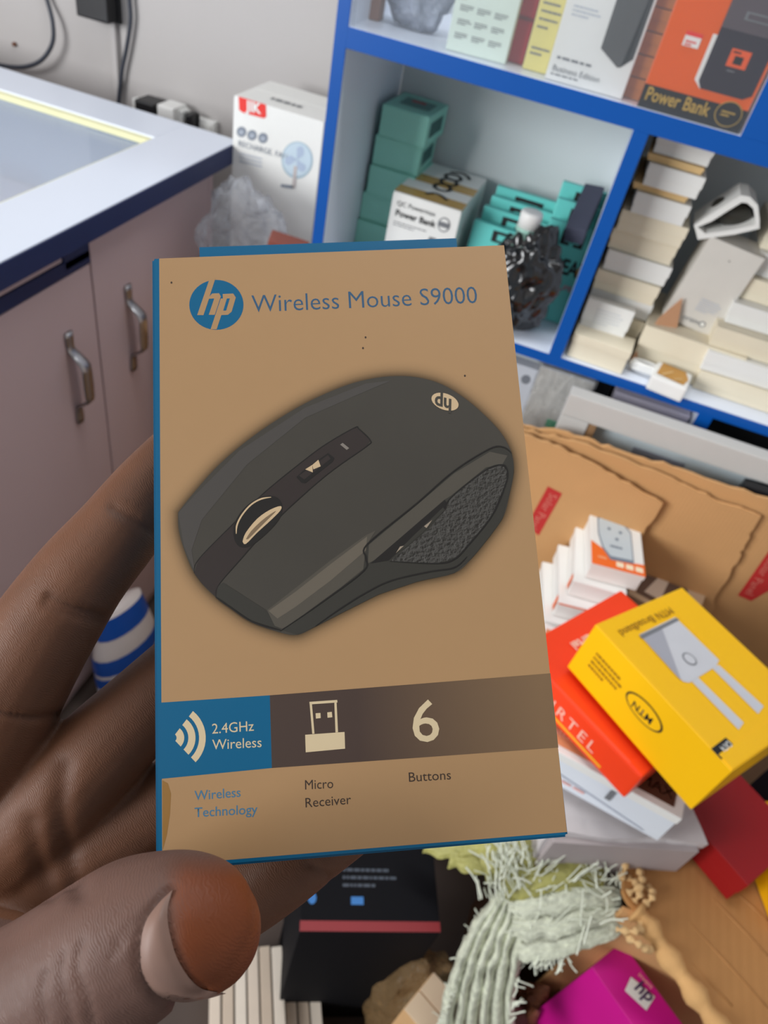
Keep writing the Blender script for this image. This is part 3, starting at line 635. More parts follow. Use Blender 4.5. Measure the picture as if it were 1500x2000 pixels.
# ------------------------------------------------------------------ goods in the carton
orange = mat('orange_print2', (246, 112, 40), .45)
zs = .793
sw, sdp, sh = .074, .115, .030
rot8 = (0, 0, R(8))
socklab = ('topmost white smart plug box with a grey plug printed on it', 'second white plug box from the top of the small stack', 'third white plug box from the top with an orange edge line', 'fourth white plug box from the top of the small stack', 'fifth white plug box from the top with an orange blot')
sgrey = mat('plug_print', (196, 208, 214), .4); sgrey2 = mat('plug_print_edge', (120, 134, 150), .4)
for k in range(5):
    off = Vector((-.0105*k, -.015*k+.002*(k % 2), 0))
    t, f = carton('plug_box', socklab[k], 'box', sw, sdp, sh-.0006, Vector((.1894, .812, zs-sh*(k+1)))+off, (0, 0, R(8+(0, -2, 1, 3, -3)[k])), paper, 'white plug boxes in the carton', lid=(.25, paper))
    if k == 0:
        T = f['top']
        T.poly('orange_band', [(0, 0), (1, 0), (1, .20), (.55, .16), (.22, .30), (0, .40)], orange, t)
        o = T.poly('plug_edge', [(.22, .30), (.36, .14), (.80, .17), (.80, .72), (.62, .90), (.28, .92), (.14, .84), (.14, .55)], sgrey2, t, e=.0006)
        T.poly('plug_picture', [(.24, .32), (.36, .20), (.78, .22), (.78, .70), (.60, .87), (.28, .89), (.16, .82), (.16, .55)], sgrey, t, e=.0009)
        for (a, b) in ((.36, .68), (.58, .66), (.5, .52)): T.ell('plug_hole', a, b, .035, .025, sgrey2, t, e=.0012)
        T.bars('plug_text', .36, .36, .4, 1, .035, .02, sgrey2, t, e=.0012); T.bars('plug_text', .12, .12, .28, 1, .04, .02, mat('peach_ink', (250, 170, 120), .5), t, e=.0008)
        for j in range(3): T.rect('feature_icon', .46+.18*j, .05, .60+.18*j, .13, mat('icon_cream', (255, 232, 200), .5), t, e=.0009)
    f['front'].rect('orange_line', 0, .88, 1, .97, orange, t) if k == 2 else None
    if k in (1, 2): f['left'].rect('orange_line', .86, .1, .94, .95, orange, t)
    if k == 4: f['front'].ell('orange_blot', .35, .55, .12, .28, orange, t)
t, f = carton('plug_box', 'white plug box on edge left of the small stack', 'box', .022, .09, .10, (.127, .80, .552), (0, 0, R(4)), paper, lid=(.3, paper))
t, f = carton('plug_box', 'white plug box under the small stack in the carton', 'box', .10, .12, .088, (.192, .735, .5505), (0, 0, R(6)), paper, flaps=paper)
P = on(1295, 1140, 2, .70)
t, f = carton('brown_device_box', 'brown grey box with a dark device print right of the plug boxes', 'box', .10, .10, .16, (P.x+.005, P.y-.022, .5505), (0, 0, R(-14)), mat('brown_grey', (168, 140, 112), .5), lid=(.3, mat('brown_grey', (168, 140, 112), .5)))
f['top'].poly('dark_print', [(.1, .1), (.75, .1), (.75, .7), (.6, .85), (.1, .85)], mat('brown_dark', (84, 62, 50), .5), t); f['top'].poly('pale_print', [(.2, .2), (.45, .2), (.45, .7), (.3, .7)], mat('brown_pale', (178, 156, 138), .5), t, e=.0007)

YEL = mat('yellow_card', (255, 194, 0), .4, var=.02)
yaw = R(51.1)
t, f = carton('router_box', 'bright yellow router box with a white antenna router printed on top', 'box', .155, .185, .075, (.271, .5567, .7985), (0, R(4.7), yaw), YEL)
# faces: local -x side is the long side facing the camera
T, Lf = f['top'], f['left']
rg = mat('router_print', (206, 206, 210), .5); rg2 = mat('router_print_dark', (168, 168, 176), .5)
ppoly('router_picture', t, T, [(1248, 1240), (1318, 1206), (1404, 1290), (1398, 1302), (1346, 1334), (1334, 1332)], rg)
ppoly('router_shade', t, T, [(1248, 1240), (1290, 1222), (1330, 1330), (1322, 1322)], rg2, .0008)
ppoly('router_slot', t, T, [(1248, 1243), (1320, 1207), (1326, 1212), (1254, 1249)], grey_ink, .001)
ppoly('antenna_picture', t, T, [(1350, 1331), (1362, 1323), (1452, 1412), (1442, 1426)], rg); ppoly('antenna_picture', t, T, [(1391, 1306), (1403, 1299), (1491, 1380), (1480, 1395)], rg)
a, b = top_px(t, T, [(1346, 1288)])[0]; c = T.ell('ring_mark', a, b, .05, .045, grey_ink, t, e=.001); T.ell('ring_centre', a, b, .04, .036, rg, c, e=.0012)
ppoly('black_tag', t, T, [(1388, 1463), (1417, 1441), (1438, 1461), (1408, 1484)], ink)
ptext('tag_text', t, T, 'CAT4', (1421, 1447), (1393, 1468), .0088, paper, .001, weight=.0001, xs=.72)
ptext('title_text', t, T, 'MTN Broadband', (1306, 1186), (1228, 1222), .0135, mat('ochre_ink', (150, 106, 10), .5), .001)
a, b = top_px(t, Lf, [(1258, 1390)])[0]
c = Lf.ell('oval_logo', a, b, .135, .17, ink, t); Lf.ell('oval_inside', a, b, .122, .15, YEL, c, e=.0008)
ptext('logo_text', t, Lf, 'MTN', (1278, 1406), (1246, 1374), .0125, ink, .001, weight=.0002)
Lf.bars('small_print', .10, .62, .2, 4, .04, .05, mat('ochre_ink', (150, 106, 10), .5), t)
# red box under it
AR = mat('airtel_red', (250, 66, 24), .35, var=.03)
t, f = carton('red_router_box', 'glossy red orange router box under the yellow one', 'box', .20, .185, .045, (.225, .590, .7475), (0, R(3), R(56)), AR, bev=.004)
T, Lf = f['top'], f['left']
pinkw = mat('pale_pink_ink', (255, 196, 176), .5)
ptext('brand_text', t, T, 'airtel', (1148, 1240), (1112, 1258), .016, pinkw, .0015, weight=.0005)
Lf.rect('yellow_line', .22, .12, .80, .2, mat('line_yellow', (255, 176, 40), .5), t); Lf.text('side_text', 'AIRTEL', .26, .3, .022, pinkw, t, spacing=1.3)
Lf.text('brand_text', 'airtel', .05, .6, .012, pinkw, t, weight=.0003)
# white boxes below
t, f = carton('laptop_box', 'white box with an orange picture lid under the red box', 'box', .22, .17, .060, (.217, .565, .6835), (0, 0, R(-8.5)), mat('cool_white', (226, 232, 240), .45, var=.03), lid=(.22, paper))
T, Fr = f['top'], f['front']
T.rect('lid_picture', .05, .05, .95, .95, mat('picture_orange', (222, 150, 104), .45, var=.25, scale=18), t); T.rect('picture_dark', .7, .05, .95, .35, mat('picture_brown', (84, 52, 40), .45), t, e=.0007); T.text('lid_text', 'IMAX', .74, .1, .018, pinkw, t)
T.text('lid_text', 'smart watch', .08, .12, .014, pinkw, t, e=.0007)
Fr.bars('print', .08, .2, .5, 2, .06, .05, mat('faint_red', (236, 178, 170), .5), t); Fr.poly('fold_line', [(.0, .62), (.9, .10), (.91, .12), (.0, .65)], mat('fold_grey', (176, 184, 198), .5), t); Fr.rect('notch', .66, .42, .69, .75, grey_ink, t)
# crumpled white paper carton under it
bm = bmesh.new(); box_bm(bm, -.095, .095, -.085, .085, 0, .118); bmesh.ops.subdivide_edges(bm, edges=bm.edges[:], cuts=7, use_grid_fill=True)
for v in bm.verts: v.co += Vector((noise.noise(v.co*16), noise.noise(v.co*16+Vector((5, 0, 0))), noise.noise(v.co*13+Vector((0, 9, 0)))*.6))*.010
t = thing('crushed_carton', 'crushed greyish white carton at the bottom of the pile', 'carton', (.255, .541, .5575), (0, 0, R(19.6)))
obj('body', from_bm(bm), mat('dull_white', (206, 200, 200), .6, var=.06), t); part('end_flap', (-.088, .088, -.0915, -.080, .006, .108), mat('dull_mauve', (176, 166, 166), .6), t, .001)
# red sheet, dark box and yellow pack right of the pile
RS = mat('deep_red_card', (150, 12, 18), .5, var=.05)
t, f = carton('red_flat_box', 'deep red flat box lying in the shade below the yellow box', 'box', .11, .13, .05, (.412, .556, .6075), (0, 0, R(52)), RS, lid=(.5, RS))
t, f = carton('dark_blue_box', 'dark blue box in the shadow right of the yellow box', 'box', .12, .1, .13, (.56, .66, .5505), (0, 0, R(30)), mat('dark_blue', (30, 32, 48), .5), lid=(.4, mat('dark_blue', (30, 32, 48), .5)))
DY = mat('amber_yellow', (238, 176, 10), .4)
P = on(1500, 1625, 2, .66)
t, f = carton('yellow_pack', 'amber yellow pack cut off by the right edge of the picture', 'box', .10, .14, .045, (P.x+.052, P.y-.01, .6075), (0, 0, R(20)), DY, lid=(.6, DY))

# ------------------------------------------------------------------ things on the floor below
t, f = carton('toner_box', 'magenta toner box with a white logo plate standing by the brown flap', 'box', .055, .20, .50, (.4105, .343, .0005), (0, 0, R(52)), mat('magenta_card', (206, 20, 140), .4, var=.12, scale=7))
T = f['top']
bpy.context.view_layer.update()
zt = .38
mg = t
c = ppoly('logo_plate', t, T, [(1232, 1908), (1279, 1947), (1262, 1974), (1220, 1935)], paper); mg_i = mat('logo_ink', (74, 50, 92), .5)
ptext('logo_text', t, T, 'hp', (1236, 1930), (1262, 1954), .022, mg_i, .0012, shear=.25, weight=.0004)
ptext('brand_text', t, T, 'invent', (1245, 1905), (1283, 1945), .008, pinkw, .0012)
# cream slim boxes standing in a row
for k in range(9):
    p = on(388+k*25, 1935-(14 if k < 6 else -12), 2, .115)
    h = .12 if k < 6 else .10
    t, f = carton('slim_box', ('leftmost', 'second', 'third', 'fourth', 'fifth', 'sixth', 'seventh', 'eighth', 'rightmost')[k]+' slim cream box'+(' from the left' if 0 < k < 8 else '')+' standing upright below the thumb', 'box', .0165, .13, h, (-.128+k*.0182+.007*(k > 5), .262+.012*(k < 6)+.007*k, .0005), (0, 0, R(28)), mat('slim_cream%d' % (k % 3), ((222, 206, 188), (206, 188, 168), (232, 220, 204))[k % 3], .6), 'slim cream boxes in a row', lid=(.7, mat('slim_cream%d' % (k % 3), (222, 206, 188), .6)))
# black carton with red edge
t, f = carton('black_carton', 'black carton with a red bottom band and blue print, under the held box', 'carton', .18, .12, .45, (.030, .390, .0005), (0, 0, R(21.6)), mat('black_card', (16, 16, 20), .75, spec=.15), lid=(.75, mat('black_card', (16, 16, 20), .75, spec=.15)))
bi = mat('blue_ink', (50, 120, 190), .5)
f['top'].rect('red_edge', 0, 0, 1, .10, mat('dark_red_card', (140, 16, 26), .45), t); f['top'].ell('blue_print', .08, .32, .03, .06, bi, t); f['top'].rect('blue_print', .36, .26, .45, .34, bi, t); f['top'].bars('small_print', .3, .6, .35, 3, .03, .05, mat('dim_ink', (70, 78, 90), .5), t)
# dark sacks / cloth in the gap
o = obj('black_bag', blob((0, 0, 0), (.09, .07, .07), 21, .25, 1.4, 4, flat=-.065), mat('black_cloth', (16, 16, 20), .7, bump=.6, bscale=40), None, True); o.location = (.125, .20, .066); tag(o, 'dark crumpled bag on the floor behind the slim boxes', 'bag')

# frayed woven sack
WV = mat('woven_sack', (204, 207, 186), .7, var=.55, scale=110, bump=.8, bscale=260); FB = mat('sack_fibre', (226, 230, 212), .5, var=.15, scale=30)
t = thing('woven_sack', 'frayed pale green woven sack with loose threads beside the carton', 'sack', (.17, .36, 0))
def local(p): return Vector(p)-Vector((.17, .36, 0))
tag(t)
def ribbon(name, px, wid, depth, n=9, seed=0, m=WV, par=None, fold=.004):
    """a folded band: centre line in pixels with depth, half width in m"""
    C = spline([local(at(x, y, d)) for x, y, d in px], 10); rr = random.Random(seed); rows = []; bm = bmesh.new()
    for i, c in enumerate(C):
        tg = (C[min(i+1, len(C)-1)]-C[max(i-1, 0)]).normalized(); view = (c+Vector((.17, .36, 0))-CAM).normalized(); sd = tg.cross(view).normalized()
        s = i/(len(C)-1); wd = (wid[0]+(wid[1]-wid[0])*s)*(1+.35*noise.noise(Vector((i*.35, seed*2.3, 0)))); c = c + sd*(.0035*noise.noise(Vector((i*.22, seed*1.7, 4))))
        row = []
        for k in range(n):
            a = (k/(n-1)*2-1)
            row.append(bm.verts.new(c + sd*(a*wd) - view*(fold*math.cos(k*math.pi) + .012*(1-a*a)) + Vector((0, 0, .004*noise.noise(c*40+Vector((k, seed, 0)))))))
        rows.append(row)
    for a, b in zip(rows, rows[1:]):
        for k in range(n-1): bm.faces.new((a[k], a[k+1], b[k+1], b[k]))
    me = from_bm(bm); o = obj(name, me, m, par or t, True); md = o.modifiers.new('s', 'SOLIDIFY'); md.thickness = .0025; return o
yl = mat('sack_olive', (168, 164, 96), .5, var=.35, scale=40, bump=.8, bscale=200)
for k in range(6):      # ribs of the strip hanging down
    o_ = (k-2.5)*23
    ribbon('hanging_strip', [(1020+o_*.45, 1712+8*abs(k-2.5), .872), (985+o_*.7, 1790, .868), (958+o_*.9, 1860, .872), (940+o_*1.0, 1930, .885), (930+o_*1.1, 2050, .91)], (.0058+.0012*(k % 2), .0070+.0012*((k+1) % 2)), 0, n=5, seed=k+1, fold=.0022)
for k, (px, wd, m_) in enumerate((([(1218, 1798, .872), (1150, 1822, .862), (1080, 1842, .862), (1010, 1846, .87)], (.013, .017), WV), ([(1205, 1775, .868), (1130, 1790, .858), (1060, 1806, .858), (1000, 1800, .868)], (.012, .018), WV),
      ([(1215, 1752, .87), (1140, 1748, .86), (1060, 1760, .858), (990, 1765, .87)], (.014, .018), WV), ([(1180, 1712, .872), (1110, 1704, .862), (1040, 1715, .862), (980, 1730, .87)], (.017, .02), yl),
      ([(1150, 1680, .878), (1080, 1660, .872), (1010, 1668, .872), (940, 1690, .88)], (.016, .02), yl), ([(1060, 1640, .89), (980, 1650, .888), (900, 1655, .90), (830, 1640, .92)], (.018, .016), yl), ([(1000, 1690, .885), (930, 1685, .89), (880, 1670, .90)], (.014, .012), yl))):
    ribbon('folded_mouth', px, wd, 0, n=9, seed=k+20, m=m_, fold=.003)
o = obj('sack_body', blob((0, 0, 0), (.075, .05, .17), 31, .2, 1.6, 4, flat=-.17), mat('sack_inner', (96, 84, 62), .7, bump=.6, bscale=60), t, True); o.location = local((.235, .355, .172))
bm = bmesh.new(); rr = random.Random(5)
def fibre(x, y, d, an, L, r=.0011):
    P = [local(at(x, y, d))]; s = rr.uniform(-.5, .5)
    for j in range(4):
        an2 = an + s*j*.5; P.append(P[-1] + (rt*math.cos(an2) + up*math.sin(an2) - fw*rr.uniform(-.1, .35)).normalized()*(L/4))
    rings = tube_rings(P, r, 4); vv = [[bm.verts.new(p) for p in ring] for ring in rings]
    for a, b in zip(vv, vv[1:]):
        for k in range(4): bm.faces.new((a[k], a[(k+1) % 4], b[(k+1) % 4], b[k]))
for k in range(95):
    a = rr.random(); fibre(950+90*a+rr.uniform(-20, 20), 1700+rr.uniform(-35, 60), .86+rr.uniform(-.02, .01), rr.gauss(1.75, .45), rr.uniform(.012, .045), rr.uniform(.0007, .0014))
for k in range(70):
    fibre(rr.uniform(1030, 1190), 1745+rr.uniform(-60, 70), .852+rr.uniform(-.008, .008), rr.choice((-2.2, .6, 2.6))+rr.gauss(0, .4), rr.uniform(.012, .045), rr.uniform(.0006, .0013))
for k in range(70):
    q = rr.random(); y = 1770+230*q; sd = rr.choice((-1, 1)); xc = 992-62*q; fibre(xc+sd*(38+26*q), y, .875, (2.5 if sd < 0 else .6)+rr.gauss(0, .5), rr.uniform(.006, .022), rr.uniform(.0006, .0012))
for k in range(40):
    fibre(rr.uniform(1040, 1110), rr.uniform(1850, 1872), .858, rr.gauss(-1.8, .35), rr.uniform(.008, .026), rr.uniform(.0007, .0012))
for k in range(26):
    fibre(rr.uniform(1130, 1215), rr.uniform(1700, 1740), .862, rr.gauss(1.2, .8), rr.uniform(.008, .022), rr.uniform(.0007, .0012))
o = obj('loose_threads', from_bm(bm), FB, t, True); tag(o, kind='stuff')
# translucent brown film bag left of the strip, kraft offcut, amber film at its right
o = obj('plastic_bag', blob((0, 0, 0), (.060, .045, .16), 41, .25, 1.6, 4, flat=-.155), thin('smoky_film', (176, 142, 100), .30, .12, crinkle=35), None, True); p = at(852, 1900, 1.0); o.location = (p.x, p.y, .165); tag(o, 'smoky brown clear plastic bag left of the hanging sack strip', 'plastic bag')
p = at(840, 1960, .95)
t, f = carton('kraft_offcut', 'light brown upright carton corner left of the sack strip', 'carton', .045, .06, p.z, (p.x+.002, p.y, .0), (0, 0, R(-25)), mat('kraft_light', (206, 164, 116), .8), flaps=mat('kraft_pale', (214, 190, 160), .8))
o = obj('plastic_bag', blob((0, 0, 0), (.04, .03, .15), 44, .25, 1.7, 4, flat=-.145), thin('amber_film', (176, 110, 80), .5, .1, crinkle=40), None, True); p = at(1035, 1965, 1.05); o.location = (p.x, p.y, .15); tag(o, 'amber tinted plastic wrapping right of the hanging sack strip', 'plastic bag')
t, f = carton('grey_crate', 'dark grey box with a red patch beside the magenta toner box', 'box', .09, .10, .26, (.29, .27, .0005), (0, 0, R(10)), mat('slate_card', (62, 62, 68), .5), lid=(.3, mat('slate_card2', (84, 82, 88), .5))); f['top'].rect('red_patch', .3, .3, .9, .9, mat('dark_red_card', (140, 16, 26), .45), t)

# detergent pack on the floor seen between the fingers
P = on(243, 1250, 0, -.585)
t = thing('detergent_pack', 'blue and white detergent pack standing by the counter foot', 'packet', (P.x+.0, P.y, .0005), (0, 0, R(75)))
bw = mat('pack_white', (226, 216, 212), .4); bb = mat('pack_blue', (24, 84, 176), .35)
bm = bmesh.new(); rings = []
hP = P.z+.12
for k in range(13):
    s = k/12; ww = .075*(1-.35*max(0, s-.6)/.4); dd = .035*math.sin(math.pi*(.15+.75*s))+.003
    rings.append([Vector((ww*math.cos(a)*(1 if abs(math.cos(a)) < .9 else 1), dd*math.sin(a), s*hP)) for a in [2*math.pi*j/20 for j in range(20)]])
obj('pack_body', from_bm(loft(rings)), bw, t, True)
for z0_, z1_ in ((.30, .42), (.46, .62), (.80, .97)):
    rr_ = []
    for k in range(5):
        s = z0_+(z1_-z0_)*k/4; ww = .0758*(1-.35*max(0, s-.6)/.4); dd = .0356*math.sin(math.pi*(.15+.75*s))+.0036
        rr_.append([Vector((ww*math.cos(a), dd*math.sin(a), s*hP)) for a in [2*math.pi*j/20 for j in range(20)]])
    obj('blue_band', from_bm(loft(rr_, cap=False)), bb, t, True)



# ------------------------------------------------------------------ the held mouse box
KP = 0.93                                    # print colours are given as seen in the room's half light
def pmat(name, rgb, rough=.5, **k):
    c = lin(rgb); c = [min(.9, v*KP) for v in c]; s = tuple(255*(12.92*v if v <= .0031308 else 1.055*v**(1/2.4)-.055) for v in c)
    return mat(name, s, rough, var=k.pop('var', .015), scale=k.pop('scale', 120), **k)
TANC = (166, 131, 92)
tan = pmat('tan_print', TANC, .45); hpb = pmat('hp_blue', (0, 90, 128), .4); icon = pmat('cream_print', (206, 186, 150), .5)
bandd = pmat('band_brown', (66, 50, 42), .5); txtb = pmat('title_blue', (44, 82, 112), .5); txtl = pmat('text_blue', (64, 112, 142), .5); txtd = pmat('text_dark', (58, 44, 36), .5)
HW, HH, HD = .1000, .1604, .026
Xu, Yv, Nn = Vector((.9008, .3984, .1728)), Vector((-.4229, .7146, .5573)), Vector((.0985, -.5751, .8121))
HB = thing('mouse_box', 'tan and blue wireless mouse retail box held up in the hand', 'box')
mw = Matrix((Xu, Yv, Nn)).transposed().to_4x4(); mw.translation = Vector((-.0316, .1324, 1.316)) - Yv*(HH/2)
HB.matrix_world = mw
bpy.context.view_layer.update(); HINV = mw.inverted()
# body: blue carton with rounded folds, tan front panel laid on it
bm = bmesh.new(); box_bm(bm, -HW/2, HW/2, 0, HH, -HD, 0); bmesh.ops.bevel(bm, geom=bm.edges[:], offset=.0006, segments=2, affect='EDGES')
obj('body', from_bm(bm), hpb, HB)
HF = Face((-HW/2, 0, 0), (1, 0, 0), (0, 1, 0), (0, 0, 1), HW, HH)
def hp_(x, y, e=0):
    """pixel on the box front -> local point at layer height e"""
    O = HB.matrix_world.translation; d = ray(x, y); P = CAM + d*((O-CAM).dot(Nn)/d.dot(Nn)); l = HINV @ P; l.z = e; return l
LAY = [0]
def hpoly(name, pts, m, par=HB, lv=1, sm=0):
    P = [hp_(x, y, .00002*lv) for x, y in pts]
    if sm:
        P = spline(P+[P[0]], sm)[:-1]
    return obj(name, poly3(P), m, par)
def hstroke(name, pts, wpx, m, par, lv, n=6):
    P = spline([hp_(x, y, .00002*lv) for x, y in pts], n); bm = bmesh.new(); vv = []; wd = wpx*.000127/2; L = len(P)
    for i, p in enumerate(P):
        tg = (P[min(i+1, L-1)]-P[max(i-1, 0)]).normalized(); sd = Vector((-tg.y, tg.x, 0))*wd*min(1, .35+4*min(i, L-1-i)/L); vv.append((bm.verts.new(p-sd), bm.verts.new(p+sd)))
    for a, b in zip(vv, vv[1:]): bm.faces.new((a[0], b[0], b[1], a[1]))
    return obj(name, from_bm(bm), m, par)
def htext(name, s, p0, p1, cap, m, lv=3, weight=0, par=HB, **k):
    """text stretched between two baseline pixels with the given cap height in pixels"""
    me = text_mesh(s, 1.0, weight=weight, **k); xs_ = [v.co.x for v in me.vertices]; x0_, x1_ = min(xs_), max(xs_)
    A, B = hp_(*p0, .00002*lv), hp_(*p1, .00002*lv); u = (B-A)/(x1_-x0_); mid = ((p0[0]+p1[0])/2, (p0[1]+p1[1])/2)
    v_ = (hp_(mid[0]-(p1[1]-p0[1])*-.0, mid[1]-cap, .00002*lv)-hp_(*mid, .00002*lv)); ud = u.normalized(); vd = Vector((-ud.y, ud.x, 0)); vl = v_.length/.729
    for v in me.vertices: v.co = A + u*(v.co.x-x0_) + vd*(v.co.y*vl)
    return obj(name, me, m, par)
front = hpoly('front_panel', [(311, 505), (984.5, 479), (1107.5, 1625), (317, 1690)], tan, lv=1); front['label'] = 'tan printed front panel'
# back hang tab rising behind the top edge
tb = [(-.0415, HH-.003), (.0415, HH-.003), (.0415, HH+.0183), (-.0415, HH+.0183)]
o = obj('hang_tab', poly3([(x, y, -HD) for x, y in tb], thick=.0008, nrm=(0, 0, 1)), hpb, HB); o['label'] = 'blue cardboard tab at the top rear'
# logo
def z3(x, y): return (280+x/1.948, 460+y/1.948)
lg = hpoly('logo_disc', [z3(278+103*math.cos(k*math.pi/24), 264+95*math.sin(k*math.pi/24)) for k in range(48)], hpb, lv=2)
for nm, pl in (('logo_letter_h', [(252, 166), (274, 164), (252, 232), (262, 221), (288, 220), (295, 232), (272, 302), (249, 302), (270, 240), (250, 241), (229, 303), (205, 303)]),
               ('logo_letter_p', [(302, 223), (342, 221), (352, 236), (336, 290), (322, 302), (297, 303), (279, 357), (256, 357), (295, 240), (303, 240)])):
    hpoly(nm, [z3(*p) for p in pl], tan, lg, lv=3)
hpoly('logo_counter', [z3(*p) for p in [(318, 240), (329, 240), (315, 286), (304, 286)]], hpb, lg, lv=4)
htext('title_text', 'Wireless Mouse S9000', (492, 610), (933, 592), 35, txtb, 2, weight=-.006)
# dust specks
for x, y in ((714, 659), (709, 680), (908, 734), (335, 552)): hpoly('speck', [(x+2*math.cos(k), y+2.4*math.sin(k)) for k in range(6)], txtd, lv=2)
# feature band
bl = hpoly('blue_field', [(311, 1372.5), (527, 1358), (531, 1500), (311, 1521.5)], hpb, lv=2)
me = poly3([hp_(x, y, .00004) for x, y in ((527, 1358), (800, 1337), (1075, 1315), (1090.5, 1460), (815, 1480), (531, 1500))])
bg_m = bpy.data.materials.new('band_gradient_print'); bg_m.use_nodes = True; nt = bg_m.node_tree; p = nt.nodes['Principled BSDF']; p.inputs['Roughness'].default_value = .5
tc = nt.nodes.new('ShaderNodeTexCoord'); sx = nt.nodes.new('ShaderNodeSeparateXYZ'); mr = nt.nodes.new('ShaderNodeMapRange'); mr.inputs['From Min'].default_value = .0; mr.inputs['From Max'].default_value = .047
rp = nt.nodes.new('ShaderNodeMix'); rp.data_type = 'RGBA'; rp.inputs[6].default_value = (*[v*KP for v in lin((66, 50, 42))], 1); rp.inputs[7].default_value = (*[v*KP for v in lin((122, 96, 68))], 1)
nt.links.new(tc.outputs['Object'], sx.inputs[0]); nt.links.new(sx.outputs['X'], mr.inputs['Value']); nt.links.new(mr.outputs['Result'], rp.inputs[0]); nt.links.new(rp.outputs[2], p.inputs['Base Color'])
bd = obj('brown_field', me, bg_m, HB)
def arc(r0_, r1_, a0, a1, c=(337, 1441)):
    A = [a0+(a1-a0)*k/12 for k in range(13)]; return [(c[0]+r1_*math.cos(a), c[1]+r1_*math.sin(a)*1.02) for a in A]+[(c[0]+r0_*math.cos(a), c[1]+r0_*math.sin(a)*1.02) for a in A[::-1]]
for r0_, r1_ in ((8, 23), (31, 45), (52, 65)): hpoly('signal_arc', arc(r0_, r1_, R(-52), R(46)), icon, bl, lv=3)
htext('band_text', '2.4GHz', (414.5, 1433), (496, 1427), 20.5, icon, 3, par=bl); htext('band_text', 'Wireless', (414.5, 1464), (511, 1459), 20.5, icon, 3, par=bl)
def z5(x, y): return (290+x/1.807, 1300+y/1.807)
for pl in ([(568, 128), (666, 121), (667, 130), (569, 137)], [(569, 137), (577, 136), (586, 240), (578, 241)], [(656, 131), (664, 130), (669, 235), (660, 236)], [(590, 168), (607, 167), (608, 185), (591, 187)], [(631, 165), (647, 163), (649, 182), (632, 184)], [(553, 244), (692, 234), (694, 293), (555, 306)]):
    hpoly('usb_icon', [z5(*q) for q in pl], icon, bd, lv=3)
htext('band_number', '6', z5(935, 270), z5(1029, 264), 85, icon, 3, par=bd, weight=.004)
htext('caption_text', 'Wireless', (380, 1563), (470, 1556), 19.5, txtl, 2, weight=.004); htext('caption_text', 'Technology', (380, 1596), (503, 1589), 19.5, txtl, 2, weight=.004)
htext('caption_text', 'Micro', (596, 1542), (651, 1539), 19.5, txtd, 2); htext('caption_text', 'Receiver', (597, 1577), (686, 1570), 19.5, txtd, 2); htext('caption_text', 'Buttons', (799, 1527), (881, 1522), 19.5, txtd, 2)
hpoly('glue_stain', [(317, 1524), (328, 1530), (334, 1550), (332, 1590), (326, 1630), (318, 1660)], pmat('glue_stain', (146, 108, 58), .3), lv=2)
# printed mouse picture
def z4(x, y): return (320+x/2.027, 700+y/2.027)
OUT = [(57, 610), (100, 555), (200, 440), (300, 350), (420, 262), (560, 178), (700, 115), (800, 85), (900, 71), (1000, 75), (1100, 103), (1200, 165), (1290, 245), (1345, 310), (1378, 380), (1385, 450), (1368, 540), (1345, 625), (1290, 705), (1220, 790), (1150, 850), (1000, 885), (850, 935), (700, 1010), (600, 1062), (530, 1094), (460, 1085), (350, 1045), (260, 985), (200, 940), (150, 890), (110, 830), (75, 740), (58, 670)]
OL = spline([hp_(*z4(*q), 0) for q in OUT]+[hp_(*z4(*OUT[0]), 0)], 4)[:-1]
# soft printed halo around it: rings from dark to the panel's tan
bm = bmesh.new(); cl = bm.loops.layers.float_color.new('Col'); rings = []; n = len(OL)
PTL, PTR, PBR, PBL = [hp_(*q) for q in ((311, 505), (984.5, 479), (1107.5, 1625), (317, 1690))]
levels = [(-.001, 1.0), (.0, .9), (.0008, .62), (.0016, .36), (.0026, .16), (.0036, .05), (.0048, 0)]
for off, k in levels:
    ring_ = []
    for i in range(n):
        tg = (OL[(i+2) % n]-OL[i-2]).normalized(); nr = Vector((tg.y, -tg.x, 0)); nr = -nr
        q = OL[i]+nr*off; fy = max(0, min(1, (q.y-PBL.y)/(PTL.y-PBL.y)))
        q.x = max(PBL.x+(PTL.x-PBL.x)*fy, min(PBR.x+(PTR.x-PBR.x)*fy, q.x))          # the print stops at the panel's edge
        ring_.append(bm.verts.new(q+Vector((0, 0, .000026))))
    rings.append(ring_)
tc_ = [v*KP for v in lin(TANC)]; dc_ = [v*KP for v in lin((62, 48, 28))]
for (ra, (oa, ka)), (rb, (ob, kb)) in zip(zip(rings, levels), zip(rings[1:], levels[1:])):
    for i in range(n):
        j = (i+1) % n; f_ = bm.faces.new((ra[i], ra[j], rb[j], rb[i]))
        for lp, k in zip(f_.loops, (ka, ka, kb, kb)): lp[cl] = (*[tc_[q]*(1-k)+dc_[q]*k for q in range(3)], 1)
me = bpy.data.meshes.new('halo'); bm.to_mesh(me); bm.free()
hm = bpy.data.materials.new('halo_print'); hm.use_nodes = True; nt = hm.node_tree; va = nt.nodes.new('ShaderNodeVertexColor'); va.layer_name = 'Col'; nt.links.new(va.outputs['Color'], nt.nodes['Principled BSDF'].inputs['Base Color']); nt.nodes['Principled BSDF'].inputs['Roughness'].default_value = .45; nt.nodes['Principled BSDF'].inputs['Specular IOR Level'].default_value = .4
mp = obj('mouse_picture', poly3([p+Vector((0, 0, .00005)) for p in OL]), pmat('mouse_grey', (62, 58, 51), .5, var=.12, scale=40), HB); mp['label'] = 'printed picture of a dark grey mouse'
ho = obj('picture_halo', me, hm, mp)
def mpoly(name, pts, m, lv, sm=0): return hpoly(name, [z4(*q) for q in pts], m, mp, lv, sm)
